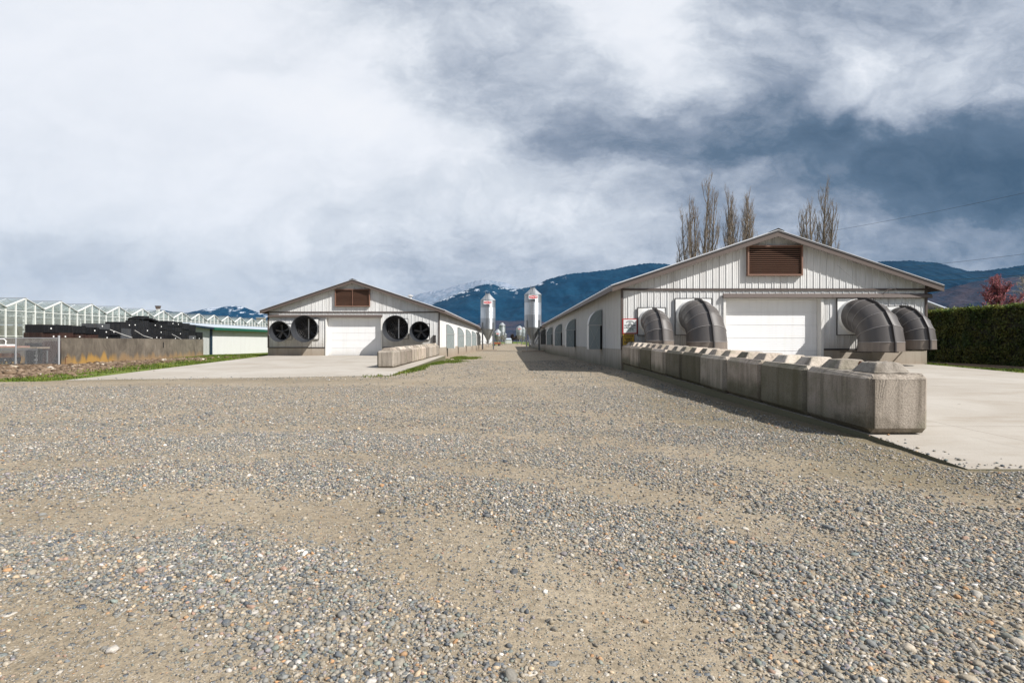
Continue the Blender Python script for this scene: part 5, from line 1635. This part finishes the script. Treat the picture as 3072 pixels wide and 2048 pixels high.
# ------------------------------------------------------------------ chain-link fence with the work table behind it
fc = empty('chain_link_fence', (-24.95, 30.6, -.1), 'galvanized chain-link fence ending at the concrete wall', 'fence')
fo_ = (-24.95, 30.6, -.1)
fy = 30.6
def fpt(i): return (-24.95 - i * 1.97, fy - .45 * i)
for i in range(6):
    x, y = fpt(i)
    MB().tube([(x, y, -.3), (x, y, 1.50 if i == 0 else 1.38)], .055 if i == 0 else .035, 8).build('post', M['steel'], fc, fo_)
rl_ = MB(); x0, y0 = fpt(0); x1, y1 = fpt(5)
rl_.tube([(x0, y0, 1.36), (x1, y1, 1.36)], .022, 6); rl_.build('top_rail', M['steel'], fc, fo_)
mw = MB(); Lf = math.hypot(x1 - x0, y1 - y0); ux, uy = (x1 - x0) / Lf, (y1 - y0) / Lf
hgt = 1.40; stp = .075
k = -hgt
while k < Lf:
    for s_ in (1, -1):
        a0, a1 = (k, k + hgt) if s_ > 0 else (k + hgt, k)
        za, zb = -.06, hgt - .06
        # clip to the fence panel
        def cl(a0, za, a1, zb):
            dA = a1 - a0
            t0, t1 = 0.0, 1.0
            for lim, sg in ((0.0, 1), (Lf, -1)):
                pa, pb = sg * (a0 - lim), sg * (a1 - lim)
                if pa < 0 and pb < 0: return None
                if pa < 0: t0 = max(t0, pa / (pa - pb))
                if pb < 0: t1 = min(t1, pa / (pa - pb))
            return (a0 + dA * t0, za + (zb - za) * t0, a0 + dA * t1, za + (zb - za) * t1)
        r_ = cl(a0, za, a1, zb)
        if r_:
            mw.tube([(x0 + ux * r_[0], y0 + uy * r_[0], r_[1]), (x0 + ux * r_[2], y0 + uy * r_[2], r_[3])], .0032, 3, caps=False)
    k += stp
mw.build('wire_mesh', M['steel'], fc, fo_)

tb = empty('work_table', (-28.6, 31.2, -.1), 'long weathered timber table with steel legs behind the chain-link fence', 'table')
MB().box(-2.6, 2.3, -.45, .45, .88, .96).build('tabletop', M['wood'], tb)
MB().box(-2.6, 2.3, -.46, -.40, .77, .878).build('apron', M['steel_dark'], tb)
for xx in (-2.4, 1.0, 2.2):
    for yy in (-.38, .34): MB().box(xx - .03, xx + .03, yy, yy + .05, .0, .77).build('leg', M['steel_dark'], tb)
pb_ = MB().box(-31.6, -27.3, 30.85, 31.45, .862, .905).build('pink_board', M['pink_wood']); tag(pb_, 'long pinkish board lying flat on the timber table', 'board')
bd = empty('bed_frame', (-29.7, 31.2, .906), 'white tubular frame lying on the pinkish board', 'frame')
MB().cbox(-1.6, 1.6, -.28, .28, .0, .10, .02).build('slab_panel', M['label'], bd)
MB().tube([(.55, -.2, .10), (.58, -.2, .30), (.70, -.2, .40), (1.35, -.2, .40), (1.47, -.2, .30), (1.45, -.2, .10)], .026, 8).build('rail', M['label'], bd)
for k, (xx, yy) in enumerate(((-28.55, 31.6), (-29.35, 31.55))):
    o = empty('tray_cart', (xx, yy, -.1), ['orange-topped low cart under the timber table, nearer the fence corner', 'orange-topped low cart under the timber table, farther from the fence corner'][k], 'cart', 'orange and black carts under the table')
    MB().box(-.36, .36, -.3, .3, .14, .36).build('crate_body', M['crate'], o)
    MB().box(-.38, .38, -.32, .32, .361, .42).box(-.34, -.22, -.28, .28, .421, .60).box(.22, .34, -.28, .28, .421, .60).box(-.2, .2, -.2, .2, .421, .52).build('top_tray', M['orange'], o)
    for sx in (-.28, .28):
        for sy in (-.30, .24): MB().lathe([(0, 0), (.075, 0), (.075, .05), (0, .05)], (sx, sy + .03, .075), '-Y', 14).build('wheel', M['tyre'], o)
    MB().box(-.06, .06, -.305, -.301, .2, .27).build('paper_label', M['label'], o)
for k, (xx, yy, w_, h_, lb) in enumerate(((-27.35, 32.15, .95, .66, 'black crate on the ground behind the fence, under the other black crate'), (-27.35, 32.15, .95, .52, 'black crate stacked on the one behind the fence'), (-26.42, 32.15, .82, 1.30, 'tall dark-brown crate between the fence and the wall end'))):
    o = empty('plastic_crate', (xx, yy, -.1 + (.665 if k == 1 else 0)), lb, 'crate', 'dark crates behind the chain-link fence')
    crate_mesh(w_, .8, h_, M['crate'], 300 + k).build('shell', M['crate'] if k < 2 else M['crate_brown'], o)
    if k == 0:
        MB().box(.10, .26, -.43, -.424, .42, .50).box(.10, .26, -.43, -.424, .18, .26).build('paper_label', M['label'], o)
pg = MB().tube([(-24.55, 30.55, -.1), (-24.55, 30.55, .28), (-24.50, 30.55, .33), (-24.42, 30.55, .30)], .018, 6).build('bent_pipe', M['rust']); tag(pg, 'short rusty bent pipe sticking up at the end of the concrete wall', 'pipe')

# ------------------------------------------------------------------ leaves from numpy
def leaf_mesh(name, P, N, size, mat, parent=None, tint=(.6, 1.35), flat=.0, aspect=1.6):
    """One small bent quad per point; N is the preferred facing."""
    n = len(P)
    d = RNG.normal(size=(n, 3)) * .8 + N
    d /= np.linalg.norm(d, axis=1)[:, None]
    h = RNG.normal(size=(n, 3)); u_ = np.cross(d, h); u_ /= np.linalg.norm(u_, axis=1)[:, None]
    w_ = np.cross(d, u_)
    s_ = (size * RNG.uniform(.6, 1.4, n))[:, None]
    V = np.stack([P - u_ * s_ * .5, P + w_ * s_ * aspect * .5, P + u_ * s_ * .5, P - w_ * s_ * aspect * .5], 1).reshape(-1, 3)
    Q = (np.arange(n)[:, None] * 4 + np.arange(4)[None])
    c = RNG.uniform(tint[0], tint[1], (n, 1)) * np.ones((n, 3)) * RNG.uniform(.9, 1.1, (n, 3))
    C = np.repeat(np.concatenate([c, np.ones((n, 1))], 1), 4, 0)
    return tri_mesh(name, V, Q, mat, False, {'tint': ('FLOAT_COLOR', C)}, parent)


# ------------------------------------------------------------------ clipped hedge
HX0, HX1, HY0, HY1, HZ = 19.65, 21.2, 11.0, 60.0, 2.62
hd = empty('hedge', (20.4, 20.0, 0), 'tall clipped dark green hedge beside the concrete apron', 'hedge')
hoff = np.array([20.4, 20.0, 0])
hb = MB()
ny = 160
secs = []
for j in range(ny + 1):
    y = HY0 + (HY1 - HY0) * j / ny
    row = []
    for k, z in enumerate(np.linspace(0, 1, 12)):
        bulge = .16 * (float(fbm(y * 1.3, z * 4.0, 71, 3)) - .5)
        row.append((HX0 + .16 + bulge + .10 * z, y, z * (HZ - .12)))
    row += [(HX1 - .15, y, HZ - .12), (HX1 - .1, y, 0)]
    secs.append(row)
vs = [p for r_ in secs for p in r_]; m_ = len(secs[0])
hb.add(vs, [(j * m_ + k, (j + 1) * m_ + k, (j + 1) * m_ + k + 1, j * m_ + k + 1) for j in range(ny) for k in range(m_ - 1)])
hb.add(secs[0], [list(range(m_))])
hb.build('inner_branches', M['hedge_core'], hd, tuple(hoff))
n = 92000
y = np.concatenate([RNG.uniform(18, 33, int(n * .78)), RNG.uniform(HY0, HY1, n - int(n * .78))])
z = RNG.random(n) ** .93 * HZ
dep = RNG.random(n) ** 1.6 * .34
bul = .16 * (fbm(y * 1.3, z / HZ * 4.0, 71, 3) - .5) + .20 * (fbm(y * 2.2, z * 2.2, 77, 3) - .5) + .12 * (fbm(y * 5, z * 5, 72, 3) - .5)
keep = fbm(y * 4.5, z * 4.5, 73, 3) + RNG.normal(0, .1, n) > .36
x = HX0 + bul + dep + .10 * z / HZ
P = np.stack([x, y, z], 1)[keep] - hoff
N = np.tile(np.array([-1.0, 0, .55]), (len(P), 1))
leaf_mesh('foliage', P, N, .050, M['hedge'], hd, (.45, 1.7))
n = 26000
y = np.concatenate([RNG.uniform(18, 33, 20000), RNG.uniform(HY0, HY1, 6000)]); x = RNG.uniform(HX0 - .02, HX1, n)
P = np.stack([x, y, HZ - .06 + .20 * (fbm(x * 3, y * 2.2, 75, 3) - .5) + RNG.normal(0, .035, n) + (RNG.random(n) < .03) * RNG.random(n) * .16], 1) - hoff
leaf_mesh('clipped_top', P, np.tile(np.array([0, 0, 1.2]), (n, 1)), .055, M['hedge'], hd, (1.5, 3.4))  # top leaves tinted brighter: sunlight put into their colour

# ------------------------------------------------------------------ bare poplars
def poplar(loc, label, H, spread, seed, leaders):
    """Fastigiate bare tree: a few leaders, each with steep limbs and twigs swept upward."""
    rnd = random.Random(seed)
    root = empty('poplar_tree', loc, label, 'tree', 'bare poplars behind the near barn')
    tr = MB(); br = MB(); tw = MB()
    def curve(p, az, lean, L, n, up, wob):
        pts = [Vector(p)]; a = lean; z_ = az
        for i in range(n):
            d = Vector((math.cos(z_) * math.sin(a), math.sin(z_) * math.sin(a), math.cos(a)))
            pts.append(pts[-1] + d * (L / n)); a = max(.04, a * up + rnd.uniform(-wob, wob)); z_ += rnd.uniform(-.25, .25)
        return pts
    for (dx, dy, h, az, lean) in leaders:
        pts = curve((dx, dy, 0), az, lean, h, 10, .80, .03)
        rads = [.26 * (h / H) * (1 - i / 10.3) ** .8 + .018 for i in range(11)]
        tr.tube(pts, rads, 7)
        nl = int(29 * h / H)
        for k in range(nl):
            f = .12 + .86 * (k + rnd.random()) / nl
            i = min(int(f * 10), 9); p = pts[i].lerp(pts[i + 1], f * 10 - i)
            L = min((1 - f) * h * .42 + 1.2, .26 * h) * rnd.uniform(.7, 1.15)
            lp = curve(p, rnd.uniform(0, 6.283), rnd.uniform(.32, .62) * spread, L, 6, .74, .05)
            br.tube(lp, [.055 * (1 - q / 6.4) * (L / (.26 * h)) ** .5 + .012 for q in range(7)], 5, caps=False)
            for q in range(int(4 + L * 1.9)):
                g = .18 + .82 * rnd.random(); j = min(int(g * 6), 5); pp = lp[j].lerp(lp[j + 1], g * 6 - j)
                l2 = rnd.uniform(.5, 1.5) * (1.15 - .5 * g)
                t2 = curve(pp, rnd.uniform(0, 6.283), rnd.uniform(.25, .7), l2, 3, .7, .08)
                tw.tube(t2, [.016, .013, .010, .007], 3, caps=False)
                for _ in range(2):
                    g2 = rnd.random(); pq = t2[1].lerp(t2[3], g2)
                    tw.tube([pq, pq + Vector((rnd.uniform(-.22, .22), rnd.uniform(-.22, .22), rnd.uniform(.2, .55)))], [.010, .006], 3, caps=False)
    tr.build('trunk', M['poplar_bark'], root); br.build('limbs', M['poplar_bark'], root); tw.build('twigs', M['poplar_bark'], root)


zg80 = float(ground_z(30, 80))
def stems(cx, tops):
    """Stem list from the measured tops (x, height): each stem starts nearer the middle and leans out."""
    out = []
    for x, h in tops:
        dx = x - cx
        out.append((dx * .62, random.uniform(-.6, .6), h, 0 if dx > 0 else math.pi, max(.004, abs(dx) * .85 / h)))
    return out


poplar((27.1, 80, zg80), 'tallest bare poplar above the rising roof edge of the near barn, with a spire top', 24.9, 1.05, 3, stems(27.1, [(27.2, 24.9), (25.9, 21.4), (24.9, 19.6), (28.5, 22.3), (24.1, 15.6), (27.8, 20.6), (26.5, 20.4), (28.6, 17.0), (25.4, 18.6)]))
poplar((32.6, 80, zg80), 'open many-stemmed bare poplar between the spired one and the barn ridge', 22.8, .98, 8, stems(32.6, [(31.6, 22.8), (32.3, 21.7), (32.9, 22.0), (33.3, 21.4), (34.2, 20.0), (31.1, 18.8), (33.7, 20.4), (32.6, 20.0)]))
poplar((43.9, 80, zg80), 'bare poplar rising beyond the barn ridge, where the overhead wire begins', 23.7, 1.0, 15, stems(43.9, [(44.3, 23.7), (42.9, 20.6), (42.1, 19.6), (44.9, 22.4), (45.4, 20.6), (45.9, 19.0), (43.7, 20.8), (41.7, 17.0)]))

# ------------------------------------------------------------------ red-leaved tree, bare birch, brush at the lane end
def round_tree(name, loc, label, cat, H, r, bark, seed, leaves=0, leafmat=None, ltint=(.6, 1.4), lsize=.11, trunk_h=.35, twig=True, droop=False, group=None, tr_r=None):
    rnd = random.Random(seed)
    root = empty(name, loc, label, cat, group)
    tr = MB(); br = MB(); tips = []
    th = H * trunk_h
    tr0 = tr_r or (.03 * H)
    tr.tube([(0, 0, -.2), (.02, .0, th * .5), (0, .03, th), (.05, 0, H * .7), (.03, 0, H * .93)], [tr0, tr0 * .85, tr0 * .75, tr0 * .4, tr0 * .12], 8)
    for k in range(34):
        f = rnd.uniform(.0, 1.0); z0 = th * .85 + (H * .80 - th * .85) * f
        az = rnd.uniform(0, 6.283); L = r * (1.25 - .55 * f) * rnd.uniform(.75, 1.1)
        el = .45 + .75 * f
        pts = [Vector((0, 0, z0))]
        for i in range(5):
            dz_ = math.sin(el + (.15 * i if not droop else -.22 * i)); dh = math.cos(el)
            pts.append(pts[-1] + Vector((math.cos(az) * dh, math.sin(az) * dh, dz_)) * (L / 5)); az += rnd.uniform(-.2, .2)
        br.tube(pts, [tr0 * .33 * (1 - i / 5.6) + .006 for i in range(6)], 5, caps=False)
        for q in range(16):
            g = rnd.uniform(.25, 1.0); j = min(int(g * 5), 4); p = pts[j].lerp(pts[j + 1], g * 5 - j)
            e = p + Vector((rnd.gauss(0, 1), rnd.gauss(0, 1), rnd.uniform(.1, 1.3) if not droop else rnd.uniform(-1.6, .1))).normalized() * rnd.uniform(.3, .8) * r * .42
            br.tube([p, p.lerp(e, .5) + Vector((rnd.uniform(-.03, .03),) * 3), e], [.014, .009, .005], 3, caps=False)
            tips.append((p, e))
    tr.build('trunk', bark, root); br.build('branches', bark, root)
    if leaves:
        A = np.array([a[:] for a, b in tips]); B_ = np.array([b[:] for a, b in tips])
        i = RNG.integers(0, len(A), leaves); f = RNG.random((leaves, 1))
        P = A[i] * (1 - f) + B_[i] * f + RNG.normal(0, .06, (leaves, 3))
        leaf_mesh('crown', P, np.tile(np.array([0, -.3, .6]), (leaves, 1)), lsize, leafmat, root, ltint)
    return root


p_ = at(2998, 930, 45)
round_tree('plum_tree', (p_[0], 45, -.15), 'round reddish-pink leafed tree standing behind the hedge', 'tree', 6.75, 1.75, M['plum_bark'], 4, 9500, M['plum'], (.45, 1.7), .065, trunk_h=.36)
round_tree('birch_tree', (55.6, 60, -.15), 'pale bare tree at the far end of the hedge, beyond the reddish tree', 'tree', 9.6, 2.3, M['birch_bark'], 9, tr_r=.14, droop=True)
p_ = at(1543, 1024, 350)
for k, (xx, yy, h_, lb) in enumerate(((.4, 345, 5.9, 'dark bare tree at the end of the lane, beside the white far shed'), (3.2, 352, 5.0, 'smaller dark bare tree at the end of the lane, next to the far silo'))):
    round_tree('bare_tree', (xx, yy, -.22), lb, 'tree', h_, 2.0, M['brush'], 30 + k, 2500, M['brush_leaf'], (.5, 1.3), .22, group='dark trees at the end of the lane', tr_r=.22)

# ------------------------------------------------------------------ white-roofed building behind the hedge
hs = empty('house', (36.2, 50, -.15), 'pale blue-white roof of a building showing above the hedge by the barn corner', 'building')
ho = (36.2, 50, -.15)
MB().box(31.5, 40.8, 50.4, 62, -.2, 3.4).build('wall', M['shed_white'], hs, ho)
MB().prism([(31.0, 50, 3.55), (35.8, 50, 5.36), (41.3, 50, 3.30), (41.3, 50, 3.38), (35.8, 50, 5.46), (31.0, 50, 3.63)], (0, 12.4, 0)).build('roof', M['pale_roof'], hs, ho)

# ------------------------------------------------------------------ overhead wires
def wire(pts, r, label):
    out = []
    a, b = Vector(pts[0]), Vector(pts[-1])
    n_ = 24
    for i in range(n_ + 1):
        f = i / n_; p = a.lerp(b, f); p.z -= pts[1] * 4 * f * (1 - f); out.append(p)
    o = MB().tube(out, r, 5).build('power_line', M['wire']); tag(o, label, 'power line', 'overhead power lines beyond the near barn')


def ext(p, q, k):
    p, q = Vector(p), Vector(q); return q + (q - p) * k


a, b = at(2380, 706, 82), at(3072, 571, 58)
wire([Vector(a) + (Vector(a) - Vector(b)) * .2, .5, ext(a, b, .25)], .015, 'highest thin wire running up from the poplar beyond the barn ridge')
a, b = at(2680, 800, 75), at(3072, 758, 58)
wire([Vector(a) + (Vector(a) - Vector(b)) * .5, .25, ext(a, b, .3)], .015, 'middle thin wire crossing the rounded dark ridge')
a, b = at(2800, 840, 72), at(3072, 823, 58)
wire([Vector(a) + (Vector(a) - Vector(b)) * .8, .12, ext(a, b, .3)], .024, 'lowest thick dark wire passing over the reddish tree')
a, b = at(2800, 825, 76), at(3072, 803, 62)
wire([Vector(a) + (Vector(a) - Vector(b)) * .8, .12, ext(a, b, .3)], .012, 'faint wire just above the lowest thick one')

# ------------------------------------------------------------------ grass
def blades(name, P, hgt, wid, label):
    n = len(P)
    a = RNG.uniform(0, 6.283, n); h = hgt * RNG.uniform(.5, 1.3, n); w_ = wid * RNG.uniform(.7, 1.3, n)
    dx_, dy_ = np.cos(a) * w_ / 2, np.sin(a) * w_ / 2
    lean = RNG.normal(0, .45, (n, 2)) * h[:, None]
    V = np.stack([P + np.stack([dx_, dy_, 0 * a], 1), P - np.stack([dx_, dy_, 0 * a], 1), P + np.stack([lean[:, 0], lean[:, 1], h], 1)], 1).reshape(-1, 3)
    T = np.arange(3 * n).reshape(-1, 3)
    c = RNG.uniform(.55, 1.35, (n, 1)) * np.array([[1, 1, 1.0]]); c[:, 0] *= RNG.uniform(.85, 1.35, n)
    C = np.repeat(np.concatenate([c, np.ones((n, 1))], 1), 3, 0)
    o = tri_mesh(name, V, T, M['grass'], False, {'tint': ('FLOAT_COLOR', C)})
    return tag(o, label, 'grass', kind='stuff')


def tuft_points(cx, cy, sx, sy, n, rot=0.0, seed=0):
    x = RNG.normal(0, .5, n) * sx; y = RNG.normal(0, .5, n) * sy
    c, s_ = math.cos(rot), math.sin(rot)
    X, Y = cx + x * c - y * s_, cy + x * s_ + y * c
    k = fbm(X * 1.6, Y * .9, 81 + seed, 3) > .42
    return X[k], Y[k]


Xs, Ys = [], []
for cx, cy, sx, sy, n_, rot in [(-4.85, 22.0, .55, 2.0, 7000, .05), (-4.45, 24.4, .40, 2.2, 6000, .0), (-4.65, 28.6, .30, 3.0, 4200, .0), (-4.35, 32.2, .35, 2.2, 3600, 0), (-3.9, 34.6, .7, 1.8, 4200, -.1), (-3.55, 43.0, .8, 3.2, 5200, -.05), (-4.35, 45.5, .5, 3.5, 4200, 0), (-4.5, 40.8, .3, 1.4, 1500, 0)]:
    X, Y = tuft_points(cx, cy, sx, sy, n_, rot); Xs.append(X); Ys.append(Y)
X = np.concatenate(Xs); Y = np.concatenate(Ys); k = X > -5.05; k |= Y < 24.2
k &= ~((X < np.interp(Y, [19.7, 39.6], [-4.35, -4.75]) ) & (Y > 19.75)) | (Y < 19.7)
X, Y = X[k], Y[k]
blades('grass', np.stack([X, Y, ground_z(X, Y) - .01], 1), .10, .035, 'bright green grass tufts along the foot of the far row of blocks')
# the strip between the apron, the wall and the shed
n = 200000
Y = RNG.uniform(16.8, 60, n); X = RNG.uniform(-33, -13, n)
lim0 = np.interp(Y, [17.5, 39.6], [-14.25, -17.45]); wallx = -24.9 - 3.6 * (Y - 31) / 20.0
w2_ = fbm(X * .7, Y * .7, 61)
barev = sstep(7.5, 3.0, np.abs(X - wallx - 1.0) + 6 * (w2_ - .5)) * sstep(52, 40, Y + 8 * (w2_ - .5)) * sstep(17.0, 20, Y)
barev = np.maximum(barev, sstep(1.9, 3.3, np.interp(Y, [17.5, 39.6], [-14.25, -17.45]) - X + 3.0 * (w2_ - .5)) * sstep(34, 27, Y + 4 * (w2_ - .5)))
k = (X < lim0) & ((X > wallx + .1) | (Y > 51.5)) & (X > -30.1) & (RNG.random(n) < (1 - barev) ** 1.5 * (1 - in_gravel_area(X, Y))) & (fbm(X * .9, Y * .9, 83, 3) + RNG.normal(0, .07, n) > .40)
X, Y = X[k], Y[k]
blades('grass', np.stack([X, Y, ground_z(X, Y) - .01], 1), .085, .04, 'green grass strip between the far concrete apron and the old concrete wall')
n = 26000
Y = RNG.uniform(10, 40, n); X = RNG.uniform(16.3, 18.2, n)
k = fbm(X * 1.2, Y * .7, 85, 3) + RNG.normal(0, .06, n) > .44 + .16 * (X - 16.3)
X, Y = X[k], Y[k]
blades('grass', np.stack([X, Y, ground_z(X, Y) - .01], 1), .09, .04, 'thin bright grass edge between the near apron and the hedge')
# clods and broken bits on the bare strip
n = 5200
Y = RNG.uniform(17, 46, n); X = RNG.uniform(-27, -14.2, n)
wallx = -24.9 - 3.6 * (Y - 31) / 20.0; w2_ = fbm(X * .7, Y * .7, 61)
barev = sstep(7.5, 3.0, np.abs(X - wallx - 1.0) + 6 * (w2_ - .5)) * sstep(52, 40, Y + 8 * (w2_ - .5)) * sstep(17.0, 20, Y)
barev = np.maximum(barev, sstep(1.9, 3.3, np.interp(Y, [17.5, 39.6], [-14.25, -17.45]) - X + 3.0 * (w2_ - .5)) * sstep(34, 27, Y + 4 * (w2_ - .5)))
k = (RNG.random(n) < barev) & ((X > wallx + .2) | (Y < 30.3)); X, Y = X[k], Y[k]; n = len(X)
V0, T0 = ico(1); nv = len(V0)
r = np.clip(.05 * np.exp(RNG.normal(0, .5, n)), .02, .16)
P = V0[None] * (1 + .25 * RNG.normal(size=(n, nv, 1))) * np.stack([r * RNG.uniform(.8, 1.6, n), r, r * RNG.uniform(.3, .8, n)], 1)[:, None, :]
P += np.stack([X, Y, ground_z(X, Y) + r * .15], 1)[:, None, :]
cl = np.array([(.10, .065, .04), (.16, .11, .07), (.22, .16, .11), (.42, .36, .28), (.55, .50, .43)])[RNG.choice(5, n, p=[.38, .38, .21, .02, .01])]
C = np.repeat(np.concatenate([cl, np.ones((n, 1))], 1), nv, 0)
o = tri_mesh('rubble', P.reshape(-1, 3), (T0[None] + (np.arange(n) * nv)[:, None, None]).reshape(-1, 3), M['stone'], True, {'tint': ('FLOAT_COLOR', C)})
tag(o, 'brown clods and pale broken bits on the bare earth by the old wall', 'rubble', kind='stuff')
